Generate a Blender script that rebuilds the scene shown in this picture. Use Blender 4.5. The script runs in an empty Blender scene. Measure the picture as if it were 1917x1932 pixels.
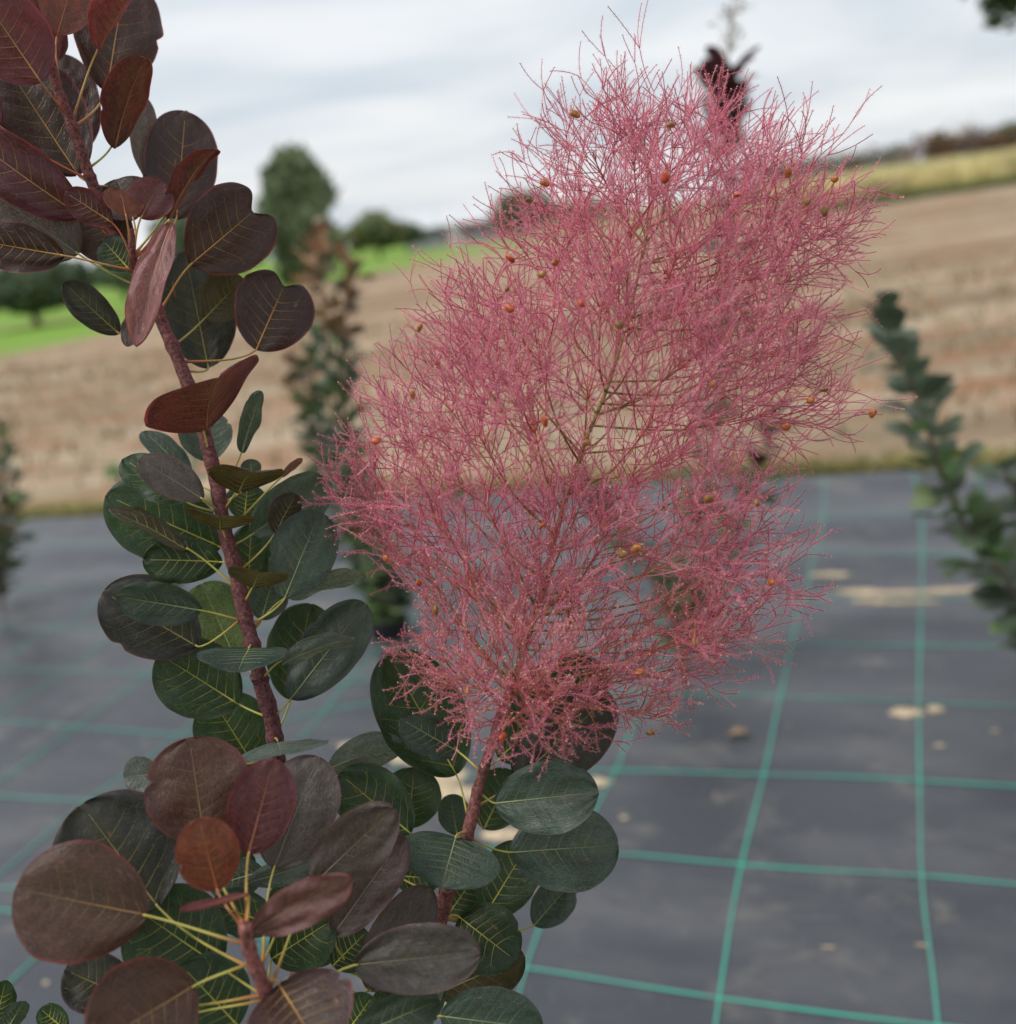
import bpy, math, random
import numpy as np
from mathutils import Vector, Matrix, noise

random.seed(7)
SC = bpy.context.scene
COL = SC.collection
V = Vector

# ------------------------------------------------------------------ camera
FPX, CX, CY, IMW, IMH = 1930.0, 958.5, 966.0, 1917.0, 1932.0      # photo measured at 1917 x 1932
CAM_H = 1.15
ROLL = math.atan(0.1425)
PITCH = math.atan((966 - 424) * math.cos(ROLL) / FPX)
_F = V((0, math.cos(PITCH), -math.sin(PITCH)))
_R0 = V((1, 0, 0)); _U0 = _R0.cross(_F)
_R = _R0 * math.cos(ROLL) - _U0 * math.sin(ROLL)
_U = _R0 * math.sin(ROLL) + _U0 * math.cos(ROLL)
CAM = V((0, 0, CAM_H))
cd = bpy.data.cameras.new('camera'); cam = bpy.data.objects.new('camera', cd); COL.objects.link(cam)
cam.matrix_world = Matrix(((_R.x, _U.x, -_F.x, 0), (_R.y, _U.y, -_F.y, 0), (_R.z, _U.z, -_F.z, CAM_H), (0, 0, 0, 1)))
cd.sensor_fit = 'HORIZONTAL'; cd.sensor_width = 36.0; cd.lens = 36.0 * FPX / IMW
cd.clip_start = 0.02; cd.clip_end = 3000
cd.dof.use_dof = True; cd.dof.focus_distance = 0.60; cd.dof.aperture_fstop = 4.2
SC.camera = cam

# ------------------------------------------------------------------ sky, sun, exposure
SUN_EL, SUN_AZ = math.radians(54), math.radians(-105)      # azimuth from +Y towards +X
wd = bpy.data.worlds.new('World'); SC.world = wd; wd.use_nodes = True
nt = wd.node_tree; nt.nodes.clear()
def N(t, nt_, **kw):
    n = nt_.nodes.new(t)
    for k, v in kw.items(): setattr(n, k, v)
    return n
out = N('ShaderNodeOutputWorld', nt)
sky = N('ShaderNodeTexSky', nt, sky_type='NISHITA', sun_disc=False, sun_elevation=SUN_EL, sun_rotation=SUN_AZ, air_density=1.2, dust_density=2.5)
bg1 = N('ShaderNodeBackground', nt); bg1.inputs[1].default_value = 0.07
nt.links.new(sky.outputs[0], bg1.inputs[0])
tc = N('ShaderNodeTexCoord', nt)
sep = N('ShaderNodeSeparateXYZ', nt); nt.links.new(tc.outputs['Generated'], sep.inputs[0])
zz = N('ShaderNodeMath', nt, operation='ADD'); zz.inputs[1].default_value = 0.22; nt.links.new(sep.outputs[2], zz.inputs[0])
zm = N('ShaderNodeMath', nt, operation='MAXIMUM'); zm.inputs[1].default_value = 0.08; nt.links.new(zz.outputs[0], zm.inputs[0])
dx = N('ShaderNodeMath', nt, operation='DIVIDE'); nt.links.new(sep.outputs[0], dx.inputs[0]); nt.links.new(zm.outputs[0], dx.inputs[1])
dy = N('ShaderNodeMath', nt, operation='DIVIDE'); nt.links.new(sep.outputs[1], dy.inputs[0]); nt.links.new(zm.outputs[0], dy.inputs[1])
cmb = N('ShaderNodeCombineXYZ', nt); nt.links.new(dx.outputs[0], cmb.inputs[0]); nt.links.new(dy.outputs[0], cmb.inputs[1])
mp = N('ShaderNodeMapping', nt); mp.inputs['Scale'].default_value = (0.85, 1.45, 1); mp.inputs['Rotation'].default_value = (0, 0, 0.12)
nt.links.new(cmb.outputs[0], mp.inputs[0])
nz = N('ShaderNodeTexNoise', nt); nz.inputs['Scale'].default_value = 1.15; nz.inputs['Detail'].default_value = 4; nz.inputs['Roughness'].default_value = 0.55; nz.inputs['Distortion'].default_value = 0.35
nt.links.new(mp.outputs[0], nz.inputs[0])
rp = N('ShaderNodeValToRGB', nt)
e = rp.color_ramp.elements; e[0].position = 0.36; e[0].color = (0.61, 0.67, 0.735, 1); e[1].position = 0.62; e[1].color = (0.855, 0.87, 0.89, 1)
nt.links.new(nz.outputs[0], rp.inputs[0])
bg2 = N('ShaderNodeBackground', nt); bg2.inputs[1].default_value = 0.72
nt.links.new(rp.outputs[0], bg2.inputs[0])
mx = N('ShaderNodeMixShader', nt); mx.inputs[0].default_value = 0.86
nt.links.new(bg1.outputs[0], mx.inputs[1]); nt.links.new(bg2.outputs[0], mx.inputs[2]); nt.links.new(mx.outputs[0], out.inputs[0])

sd = bpy.data.lights.new('sun', 'SUN'); sd.energy = 1.5; sd.angle = math.radians(18); sd.color = (1.0, 0.96, 0.9)
so = bpy.data.objects.new('sun', sd); COL.objects.link(so)
sv = V((math.sin(SUN_AZ) * math.cos(SUN_EL), math.cos(SUN_AZ) * math.cos(SUN_EL), math.sin(SUN_EL)))
so.rotation_euler = (-sv).to_track_quat('-Z', 'Y').to_euler(); so.location = (0, 0, 20)
SC.view_settings.view_transform = 'Standard'; SC.view_settings.look = 'None'
SC.view_settings.exposure = 0.68; SC.view_settings.gamma = 1.0; SC.view_settings.use_curve_mapping = False
SC.render.engine = 'CYCLES'; SC.cycles.use_denoising = True
SC.cycles.max_bounces = 8; SC.cycles.transparent_max_bounces = 8

# ------------------------------------------------------------------ helpers
def ray(x, y): return _R * ((x - CX) / FPX) - _U * ((y - CY) / FPX) + _F
def P(x, y, d): return CAM + ray(x, y) * d
def gnd(x, y, z=0.0):
    r = ray(x, y); return CAM + r * ((z - CAM_H) / r.z)
def at_y(x, y, Y):
    r = ray(x, y); return CAM + r * (Y / r.y)
def rnd(a, b): return random.uniform(a, b)
def tag(o, label=None, cat=None, group=None, kind=None):
    if label: o['label'] = label
    if cat: o['category'] = cat
    if group: o['group'] = group
    if kind: o['kind'] = kind
    return o
def empty(name, loc=(0, 0, 0)):
    o = bpy.data.objects.new(name, None); o.empty_display_size = 0.05; o.location = loc; COL.objects.link(o); return o

class MB:
    def __init__(s): s.v = []; s.f = []; s.c = []; s.uv = []
    def tube(s, pts, rads, n=5, col=None, cap=True):
        base0 = len(s.v); t0 = None; up = None
        k = len(pts)
        for i, p in enumerate(pts):
            t = (pts[min(i + 1, k - 1)] - pts[max(i - 1, 0)])
            t = t.normalized() if t.length > 1e-9 else V((0, 0, 1))
            if up is None:
                up = t.orthogonal().normalized()
            else:
                up = up - t * up.dot(t)
                up = up.normalized() if up.length > 1e-6 else t.orthogonal().normalized()
            w = t.cross(up); r = rads[i] if hasattr(rads, '__len__') else rads
            c = None
            if col is not None: c = col[i] if isinstance(col, list) else col
            for j in range(n):
                a = 2 * math.pi * j / n
                s.v.append(p + (up * math.cos(a) + w * math.sin(a)) * r)
                if c is not None: s.c.append(c)
        for i in range(k - 1):
            for j in range(n):
                a = base0 + i * n + j; b = base0 + i * n + (j + 1) % n
                s.f.append((a, b, b + n, a + n))
        if cap:
            s.f.append(tuple(base0 + j for j in reversed(range(n))))
            s.f.append(tuple(base0 + (k - 1) * n + j for j in range(n)))
    def poly(s, pts, col=None):
        b = len(s.v); s.v += pts; s.f.append(tuple(range(b, b + len(pts))))
        if col is not None: s.c += [col] * len(pts)
    def box(s, lo, hi):
        x0, y0, z0 = lo; x1, y1, z1 = hi; b = len(s.v)
        s.v += [V(p) for p in ((x0,y0,z0),(x1,y0,z0),(x1,y1,z0),(x0,y1,z0),(x0,y0,z1),(x1,y0,z1),(x1,y1,z1),(x0,y1,z1))]
        for q in ((0,3,2,1),(4,5,6,7),(0,1,5,4),(1,2,6,5),(2,3,7,6),(3,0,4,7)): s.f.append(tuple(b + i for i in q))
    def build(s, name, mat, parent=None, smooth=True, color=None):
        me = bpy.data.meshes.new(name)
        me.from_pydata([tuple(p) for p in s.v], [], s.f)
        if s.c:
            at = me.attributes.new('tint', 'FLOAT_COLOR', 'POINT')
            at.data.foreach_set('color', np.array([(c[0], c[1], c[2], 1.0) for c in s.c], dtype=np.float32).ravel())
        if s.uv:
            at = me.attributes.new('leafuv', 'FLOAT_VECTOR', 'POINT')
            at.data.foreach_set('vector', np.array(s.uv, dtype=np.float32).ravel())
        if smooth: me.polygons.foreach_set('use_smooth', [True] * len(me.polygons))
        me.materials.append(mat); me.update()
        o = bpy.data.objects.new(name, me); COL.objects.link(o)
        if parent is not None:
            o.parent = parent
            o.matrix_parent_inverse = Matrix.Translation(parent.location).inverted() if parent.parent is None else Matrix.Identity(4)
        if color is not None: o.color = (*color[:3], color[3] if len(color) > 3 else 1)
        return o

# ------------------------------------------------------------------ materials
def mat(name):
    m = bpy.data.materials.new(name); m.use_nodes = True
    t = m.node_tree; b = t.nodes['Principled BSDF']; return m, t, b
def mixc(t, fac, a, b, mode='MIX'):
    n = t.nodes.new('ShaderNodeMix'); n.data_type = 'RGBA'; n.blend_type = mode
    for sock, val in ((n.inputs[0], fac), (n.inputs[6], a), (n.inputs[7], b)):
        if hasattr(val, 'is_linked'): t.links.new(val, sock)
        elif isinstance(val, (int, float)): sock.default_value = val
        else: sock.default_value = (*val[:3], 1)
    return n.outputs[2]
def math_(t, op, a, b=None, clamp=False):
    n = t.nodes.new('ShaderNodeMath'); n.operation = op; n.use_clamp = clamp
    for i, val in enumerate((a, b)):
        if val is None: continue
        if hasattr(val, 'is_linked'): t.links.new(val, n.inputs[i])
        else: n.inputs[i].default_value = val
    return n.outputs[0]
def noise_(t, vec, scale, detail=3, rough=0.5, dist=0.0):
    n = t.nodes.new('ShaderNodeTexNoise'); n.inputs['Scale'].default_value = scale; n.inputs['Detail'].default_value = detail
    n.inputs['Roughness'].default_value = rough; n.inputs['Distortion'].default_value = dist
    if vec is not None: t.links.new(vec, n.inputs['Vector'])
    return n.outputs['Fac']
def ramp_(t, fac, lo, hi):
    n = t.nodes.new('ShaderNodeMapRange'); n.interpolation_type = 'SMOOTHSTEP'
    t.links.new(fac, n.inputs[0]); n.inputs[1].default_value = lo; n.inputs[2].default_value = hi
    return n.outputs[0]
def bump_(t, b, h, strength, dist):
    n = t.nodes.new('ShaderNodeBump'); n.inputs['Strength'].default_value = strength; n.inputs['Distance'].default_value = dist
    t.links.new(h, n.inputs['Height']); t.links.new(n.outputs[0], b.inputs['Normal']); return n
def mapped(t, vec, scale, rot=(0, 0, 0), loc=(0, 0, 0)):
    n = t.nodes.new('ShaderNodeMapping'); n.inputs['Scale'].default_value = scale; n.inputs['Rotation'].default_value = rot; n.inputs['Location'].default_value = loc
    t.links.new(vec, n.inputs[0]); return n.outputs[0]
def translucent(t, b, colr, fac):
    tr = t.nodes.new('ShaderNodeBsdfTranslucent'); mxs = t.nodes.new('ShaderNodeMixShader'); mxs.inputs[0].default_value = fac
    if hasattr(colr, 'is_linked'): t.links.new(colr, tr.inputs[0])
    else: tr.inputs[0].default_value = (*colr[:3], 1)
    o = t.nodes['Material Output']
    t.links.new(b.outputs[0], mxs.inputs[1]); t.links.new(tr.outputs[0], mxs.inputs[2]); t.links.new(mxs.outputs[0], o.inputs[0])

def make_leaf_mat():
    m, t, b = mat('smoke_bush_leaf')
    oi = t.nodes.new('ShaderNodeObjectInfo'); at = t.nodes.new('ShaderNodeAttribute'); at.attribute_name = 'leafuv'
    uv = at.outputs['Vector']
    off = t.nodes.new('ShaderNodeVectorMath'); off.operation = 'ADD'; t.links.new(uv, off.inputs[0])
    rr = t.nodes.new('ShaderNodeCombineXYZ'); t.links.new(math_(t, 'MULTIPLY', oi.outputs['Random'], 37.0), rr.inputs[2]); t.links.new(rr.outputs[0], off.inputs[1])
    p = off.outputs[0]
    base = oi.outputs['Color']
    # patchy tone
    n1 = noise_(t, p, 3.2, 4, 0.6)
    c = mixc(t, ramp_(t, n1, 0.3, 0.75), mixc(t, 0.45, base, (0, 0, 0), 'MULTIPLY'), base)
    sx = t.nodes.new('ShaderNodeSeparateXYZ'); t.links.new(uv, sx.inputs[0])
    inner = math_(t, 'MULTIPLY', ramp_(t, math_(t, 'ABSOLUTE', sx.outputs[1]), 0.34, 0.02), ramp_(t, noise_(t, p, 2.1, 3, 0.6), 0.35, 0.65))
    c = mixc(t, math_(t, 'MULTIPLY', inner, 0.34), c, (0.055, 0.052, 0.022))
    # fine net of small veins
    vo = t.nodes.new('ShaderNodeTexVoronoi'); vo.feature = 'DISTANCE_TO_EDGE'; vo.inputs['Scale'].default_value = 15
    t.links.new(p, vo.inputs['Vector'])
    net = ramp_(t, vo.outputs['Distance'], 0.10, 0.0)
    c = mixc(t, math_(t, 'MULTIPLY', net, 0.34), c, mixc(t, 1.0, base, (2.6, 2.4, 1.8), 'MULTIPLY'))
    # powdery bloom and specks
    n2 = noise_(t, p, 7, 5, 0.65)
    c = mixc(t, math_(t, 'MULTIPLY', ramp_(t, n2, 0.55, 0.8), 0.10), c, (0.26, 0.28, 0.28))
    n3 = noise_(t, p, 34, 2, 0.5)
    c = mixc(t, math_(t, 'MULTIPLY', ramp_(t, n3, 0.70, 0.78), 0.30), c, (0.36, 0.30, 0.20))
    n4 = noise_(t, p, 4.7, 2, 0.5)
    c = mixc(t, math_(t, 'MULTIPLY', ramp_(t, n4, 0.71, 0.76), 0.7), c, (0.16, 0.075, 0.03))
    # red margin
    edge = ramp_(t, sx.outputs[2], 0.93, 0.985)
    c = mixc(t, math_(t, 'MULTIPLY', edge, math_(t, 'MULTIPLY', oi.outputs['Alpha'], ramp_(t, n1, 0.25, 0.6))), c, (0.20, 0.035, 0.045))
    t.links.new(c, b.inputs['Base Color'])
    t.links.new(math_(t, 'ADD', math_(t, 'MULTIPLY', n2, 0.40), 0.22), b.inputs['Roughness'])
    b.inputs['Specular IOR Level'].default_value = 0.46
    hh = math_(t, 'ADD', math_(t, 'MULTIPLY', net, -0.25), noise_(t, p, 9, 4, 0.6))
    bump_(t, b, hh, 0.32, 0.0012)
    translucent(t, b, mixc(t, 1.0, c, (2.6, 2.3, 1.3), 'MULTIPLY'), 0.30)
    return m
M_LEAF = make_leaf_mat()

def simple(name, col, rough=0.6, spec=0.4, var=0.3, scale=30, bump=0.0, obcol=False, tint=False, trans=0.0):
    m, t, b = mat(name)
    tcn = t.nodes.new('ShaderNodeTexCoord')
    src = None
    if obcol: src = t.nodes.new('ShaderNodeObjectInfo').outputs['Color']
    elif tint:
        a = t.nodes.new('ShaderNodeAttribute'); a.attribute_name = 'tint'; src = a.outputs['Color']
    if obcol and tint:
        a = t.nodes.new('ShaderNodeAttribute'); a.attribute_name = 'tint'; src = mixc(t, 1.0, src, a.outputs['Color'], 'MULTIPLY')
    nn = noise_(t, tcn.outputs['Object'], scale, 4, 0.6)
    lo = tuple(1 - var for _ in range(3)); hi = tuple(1 + var for _ in range(3))
    f = mixc(t, ramp_(t, nn, 0.3, 0.7), lo, hi)
    c = mixc(t, 1.0, src if src is not None else col, f, 'MULTIPLY')
    t.links.new(c, b.inputs['Base Color']); b.inputs['Roughness'].default_value = rough; b.inputs['Specular IOR Level'].default_value = spec
    if bump: bump_(t, b, nn, 0.6, bump)
    if trans: translucent(t, b, c, trans)
    return m
M_VEIN = simple('leaf_vein', (0.4, 0.35, 0.1), 0.5, 0.35, 0.15, 60, obcol=True, tint=True)
M_STEM = simple('stem_bark', (0.16, 0.05, 0.055), 0.65, 0.25, 0.55, 420, 0.0022, tint=True)
M_FIL = simple('plume_filament', (0.5, 0.1, 0.15), 0.55, 0.3, 0.15, 60, tint=True, trans=0.30)
M_HAIR = simple('plume_hair', (0.90, 0.48, 0.56), 0.7, 0.2, 0.1, 60, trans=0.4)
M_TIP = simple('plume_tip', (0.75, 0.50, 0.28), 0.5, 0.4, 0.1, 60)
M_FRUIT = simple('plume_fruit', (0.40, 0.12, 0.03), 0.38, 0.5, 0.45, 500, 0.0002, obcol=True)
M_BLEAF = simple('shrub_leaf', (0.05, 0.07, 0.04), 0.5, 0.4, 0.3, 20, obcol=True, trans=0.2)
M_TREELEAF = simple('tree_foliage', (0.05, 0.08, 0.03), 0.65, 0.25, 0.3, 1.2, tint=True, trans=0.2)
M_TRUNK = simple('tree_bark', (0.11, 0.085, 0.065), 0.85, 0.2, 0.4, 14, 0.01)

# ================================================================== SETTING
def soil_mat():
    m, t, b = mat('field_soil')
    tcn = t.nodes.new('ShaderNodeTexCoord'); o = tcn.outputs['Object']
    st = mapped(t, o, (0.34, 0.9, 1), (0, 0, 0.36))
    n1 = noise_(t, st, 0.55, 5, 0.6); n2 = noise_(t, st, 1.7, 6, 0.7); n3 = noise_(t, o, 22, 4, 0.7)
    c = mixc(t, ramp_(t, n1, 0.40, 0.62), (0.265, 0.19, 0.125), (0.48, 0.375, 0.265))
    c = mixc(t, math_(t, 'MULTIPLY', ramp_(t, n2, 0.46, 0.62), 0.85), c, (0.30, 0.15, 0.08))
    n4 = noise_(t, mapped(t, o, (0.5, 1.6, 1), (0, 0, 0.36), (7, 3, 0)), 1.9, 4, 0.6)
    c = mixc(t, math_(t, 'MULTIPLY', ramp_(t, n4, 0.52, 0.68), 0.7), c, (0.17, 0.165, 0.085))
    c = mixc(t, math_(t, 'MULTIPLY', ramp_(t, n3, 0.45, 0.75), 0.45), c, (0.46, 0.38, 0.28))
    t.links.new(c, b.inputs['Base Color']); b.inputs['Roughness'].default_value = 0.95; b.inputs['Specular IOR Level'].default_value = 0.1
    bump_(t, b, n3, 0.8, 0.04); return m
def grass_mat():
    m, t, b = mat('far_grass')
    o = t.nodes.new('ShaderNodeTexCoord').outputs['Object']
    st = mapped(t, o, (0.10, 0.5, 1), (0, 0, 0.3))
    n1 = noise_(t, st, 0.35, 4, 0.6); n2 = noise_(t, o, 4, 4, 0.7)
    c = mixc(t, ramp_(t, n1, 0.40, 0.60), (0.17, 0.36, 0.035), (0.24, 0.30, 0.08))
    sx_ = t.nodes.new('ShaderNodeSeparateXYZ'); t.links.new(o, sx_.inputs[0])
    c = mixc(t, ramp_(t, sx_.outputs[0], -8.0, 6.0), c, (0.30, 0.27, 0.14))
    c = mixc(t, math_(t, 'MULTIPLY', n2, 0.35), c, (0.09, 0.13, 0.04))
    t.links.new(c, b.inputs['Base Color']); b.inputs['Roughness'].default_value = 0.9; b.inputs['Specular IOR Level'].default_value = 0.1
    bump_(t, b, n2, 0.6, 0.08); return m
# grid frame of the mat: u along rows, v away from the camera
GA = math.radians(-19.5)
GU = V((math.cos(GA), math.sin(GA), 0)); GV = V((-math.sin(GA), math.cos(GA), 0))
def uvp(u, v, z=0.0): return GU * u + GV * v + V((0, 0, z))
def to_uv(p): return p.dot(GU), p.dot(GV)

def sheet(name, mat_, pts, z):
    mb = MB(); mb.poly([V((p[0], p[1], z)) for p in pts]); return tag(mb.build(name, mat_, None, False), kind='structure')
sheet('ground', grass_mat(), [(-1500, -300), (1500, -300), (1500, 2500), (-1500, 2500)], -0.06)
# tilled field: a lumpy grid close by, its far side follows the field edge
far_l, far_m, far_r = gnd(-300, 735), gnd(690, 515), gnd(1917, 338)
mb = MB()
nu, nv = 150, 110
edge_v = 0.90 * 4.83
def far_edge(x):     # straight lines through the measured far edge of the soil
    pts = [(-60, 8.5), (far_l.x, far_l.y), (gnd(0, 675).x, gnd(0, 675).y), (far_m.x, far_m.y), (far_r.x, far_r.y), (90, 52)]
    for (x0, y0), (x1, y1) in zip(pts, pts[1:]):
        if x0 <= x <= x1: return y0 + (y1 - y0) * (x - x0) / (x1 - x0)
    return 40
for j in range(nv + 1):
    q = (j / nv) ** 2.2
    for i in range(nu + 1):
        s_ = (i / nu - 0.42)
        y0 = -12.0; 
        x = s_ * (18 + 110 * q)
        yn = 4.0 - x * 0.36 - 2.2
        yf = max(far_edge(x), yn + 1.0)
        y = yn + (yf - yn) * q
        z = -0.022 + 0.030 * noise.noise(V((x * 2.1 + y * .4, y * 5.0, 1))) + 0.018 * noise.noise(V((x * 7, y * 9, 4)))
        mb.v.append(V((x, y, max(z, -0.05))))
for j in range(nv):
    for i in range(nu):
        a = j * (nu + 1) + i; mb.f.append((a, a + 1, a + nu + 2, a + nu + 1))
tag(mb.build('soil_field', soil_mat(), None), kind='structure')

def mat_mat():
    m, t, b = mat('woven_mat')
    o = t.nodes.new('ShaderNodeTexCoord').outputs['Object']
    r = mapped(t, o, (1, 1, 1), (0, 0, -GA))
    wv = t.nodes.new('ShaderNodeTexWave'); wv.inputs['Scale'].default_value = 70; wv.bands_direction = 'X'; t.links.new(r, wv.inputs['Vector'])
    wv2 = t.nodes.new('ShaderNodeTexWave'); wv2.inputs['Scale'].default_value = 70; wv2.bands_direction = 'Y'; t.links.new(r, wv2.inputs['Vector'])
    weave = math_(t, 'MULTIPLY', wv.outputs['Fac'], wv2.outputs['Fac'])
    n1 = noise_(t, mapped(t, r, (0.8, 2.2, 1)), 2.2, 5, 0.6)
    n2 = noise_(t, r, 8, 5, 0.65)
    c = mixc(t, weave, (0.040, 0.044, 0.053), (0.062, 0.067, 0.078))
    c = mixc(t, math_(t, 'MULTIPLY', ramp_(t, n1, 0.42, 0.75), 0.55), c, (0.125, 0.125, 0.13))
    c = mixc(t, math_(t, 'MULTIPLY', ramp_(t, n2, 0.52, 0.76), 0.50), c, (0.17, 0.158, 0.142))
    n5 = noise_(t, mapped(t, r, (1, 1.4, 1), (0, 0, 0), (3, 9, 0)), 3.3, 6, 0.7, 0.6)
    c = mixc(t, math_(t, 'MULTIPLY', ramp_(t, n5, 0.56, 0.70), 0.45), c, (0.24, 0.215, 0.18))
    c = mixc(t, math_(t, 'MULTIPLY', ramp_(t, n5, 0.46, 0.34), 0.5), c, (0.045, 0.048, 0.056))
    n3 = noise_(t, r, 60, 3, 0.6)
    c = mixc(t, math_(t, 'MULTIPLY', ramp_(t, n3, 0.66, 0.76), 0.35), c, (0.28, 0.25, 0.21))
    t.links.new(c, b.inputs['Base Color'])
    t.links.new(math_(t, 'ADD', math_(t, 'MULTIPLY', n2, 0.28), 0.27), b.inputs['Roughness']); b.inputs['Specular IOR Level'].default_value = 0.5
    hh = math_(t, 'ADD', math_(t, 'MULTIPLY', weave, 0.5), math_(t, 'MULTIPLY', n2, 1.0))
    bump_(t, b, hh, 0.35, 0.002); return m
MAT_EDGE_V = 4.14
def mat_h(u, v):
    q = min(1, max(0, (v - 1.6) / 1.5))
    h = 0.012 * q * noise.noise(V((u * 0.7, v * 4.2, 2))) + 0.010 * noise.noise(V((u * 1.1, v * 1.6, 7)))
    h += 0.011 * q * math.sin(v * 13 + 3 * noise.noise(V((u * .7, v * 1.2, 3)))) + 0.012 * q * noise.noise(V((u * .35, v * 5.5, 9)))
    return 0.035 + h
mb = MB()
us = np.linspace(-6.5, 6.5, 190); vs = np.linspace(-1.2, MAT_EDGE_V, 170)
for v in vs:
    for u in us:
        ve = v + (0.05 * noise.noise(V((u * 1.4, 0, 5))) if v > MAT_EDGE_V - 0.01 else 0)
        z = mat_h(u, v) if v < MAT_EDGE_V - 0.05 else 0.004
        mb.v.append(uvp(u, ve, z))
for j in range(len(vs) - 1):
    for i in range(len(us) - 1):
        a = j * len(us) + i; mb.f.append((a, a + 1, a + len(us) + 1, a + len(us)))
mat_o = tag(mb.build('ground_cover_mat', mat_mat(), None), kind='structure')

# woven-in green marker threads: ribbons that follow the mat
def thread_mat():
    m, t, b = mat('green_thread')
    o = t.nodes.new('ShaderNodeTexCoord').outputs['Object']
    n1 = noise_(t, o, 5, 4, 0.6); n2 = noise_(t, o, 60, 2, 0.5)
    c = mixc(t, ramp_(t, n1, 0.35, 0.7), (0.035, 0.36, 0.26), (0.09, 0.26, 0.215))
    c = mixc(t, math_(t, 'MULTIPLY', ramp_(t, n2, 0.55, 0.75), 0.5), c, (0.12, 0.17, 0.16))
    t.links.new(c, b.inputs['Base Color']); b.inputs['Roughness'].default_value = 0.45
    bump_(t, b, n2, 0.5, 0.001); return m
M_THREAD = thread_mat()
def thread(pts_uv, w):
    mb = MB()
    fine = []
    for (a, b_) in zip(pts_uv, pts_uv[1:]):
        n_ = max(2, int(math.dist(a, b_) / 0.035))
        for k in range(n_): fine.append((a[0] + (b_[0] - a[0]) * k / n_, a[1] + (b_[1] - a[1]) * k / n_))
    fine.append(pts_uv[-1])
    # smooth the polyline
    for _ in range(6):
        fine = [fine[0]] + [((fine[i-1][0] + 2*fine[i][0] + fine[i+1][0]) / 4, (fine[i-1][1] + 2*fine[i][1] + fine[i+1][1]) / 4) for i in range(1, len(fine) - 1)] + [fine[-1]]
    for i, (u, v) in enumerate(fine):
        a = fine[max(i - 1, 0)]; b_ = fine[min(i + 1, len(fine) - 1)]
        d = V((b_[0] - a[0], b_[1] - a[1], 0)).normalized(); nrm = V((-d.y, d.x, 0))
        for s_ in (-1, 0, 1):
            uu, vv = u + nrm.x * s_ * w / 2, v + nrm.y * s_ * w / 2
            mb.v.append(uvp(uu, vv, mat_h(uu, vv) + 0.0022 + (0.0012 if s_ == 0 else 0)))
    for i in range(len(fine) - 1):
        for k in (0, 1):
            a = i * 3 + k; mb.f.append((a, a + 3, a + 4, a + 1))
    return mb.build('marker_thread', M_THREAD, mat_o)
def px_uv(pts): return [to_uv(gnd(x, y, 0.035)) for x, y in pts]
# rows (measured on both sides of the bush)
rows = [[(985, 1819), (1180, 1853), (1370, 1884), (1560, 1912), (1750, 1936), (1917, 1950)],
        [(0, 1681), (300, 1655), (800, 1600), (1165, 1611), (1400, 1634), (1600, 1648), (1735, 1650), (1917, 1672)],
        [(0, 1503), (80, 1508), (230, 1516), (420, 1550), (700, 1480), (1000, 1455), (1150, 1455), (1440, 1463), (1640, 1466), (1735, 1471), (1917, 1482)],
        [(0, 1362), (180, 1375), (400, 1390), (650, 1330), (1000, 1308), (1210, 1309), (1475, 1317), (1735, 1326), (1917, 1332)],
        [(0, 1260), (250, 1268), (600, 1290), (1000, 1225), (1400, 1215), (1917, 1222)],
        [(0, 1180), (300, 1200), (700, 1180), (1300, 1130), (1917, 1130)],
        [(0, 1110), (500, 1120), (1300, 1052), (1917, 1050)],
        [(0, 1035), (500, 1030), (1300, 985), (1800, 975)]]
for k, r in enumerate(rows):
    pu = px_uv(r)
    du = pu[0]; d2 = pu[-1]
    pu = [(-5.5, du[1] + rnd(-.05, .05))] + pu + [(5.5, d2[1] + rnd(-.05, .05))]
    thread(pu, 0.0056)
for v0 in (0.98, 0.64, 0.3): thread([(-5, v0), (0, v0 + .01), (5, v0)], 0.0062)
cols_ = [[(1772, 1975), (1768, 1900), (1755, 1790), (1741, 1720), (1738, 1650), (1735, 1470), (1733, 1325), (1737, 1180), (1740, 1050), (1738, 960)],
         [(1345, 1960), (1360, 1860), (1378, 1740), (1398, 1632), (1425, 1530), (1447, 1440), (1473, 1315), (1490, 1230), (1520, 1110), (1552, 1000)],
         [(955, 1975), (990, 1815), (1025, 1730), (1080, 1610), (1165, 1455), (1215, 1318), (1290, 1150), (1370, 1010)],
         [(14, 1866), (98, 1784), (260, 1640), (470, 1470), (590, 1375), (645, 1290), (800, 1140), (1000, 1000)],
         [(0, 1652), (90, 1570), (167, 1509), (230, 1467), (360, 1370), (620, 1160), (820, 1010)],
         [(0, 1475), (150, 1370), (330, 1230), (620, 1020)]]
for c_ in cols_:
    pu = px_uv(c_); thread([(pu[0][0] + rnd(-.02, .02), 0.1)] + pu + [(pu[-1][0], MAT_EDGE_V - .06)], 0.0046)
for u0 in (0.43, 0.78, 1.12, -1.0, -2.3, -2.62):
    thread([(u0, 0.2), (u0 + .015, 1.5), (u0 - .01, 2.8), (u0, MAT_EDGE_V - .06)], 0.0046)

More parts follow.
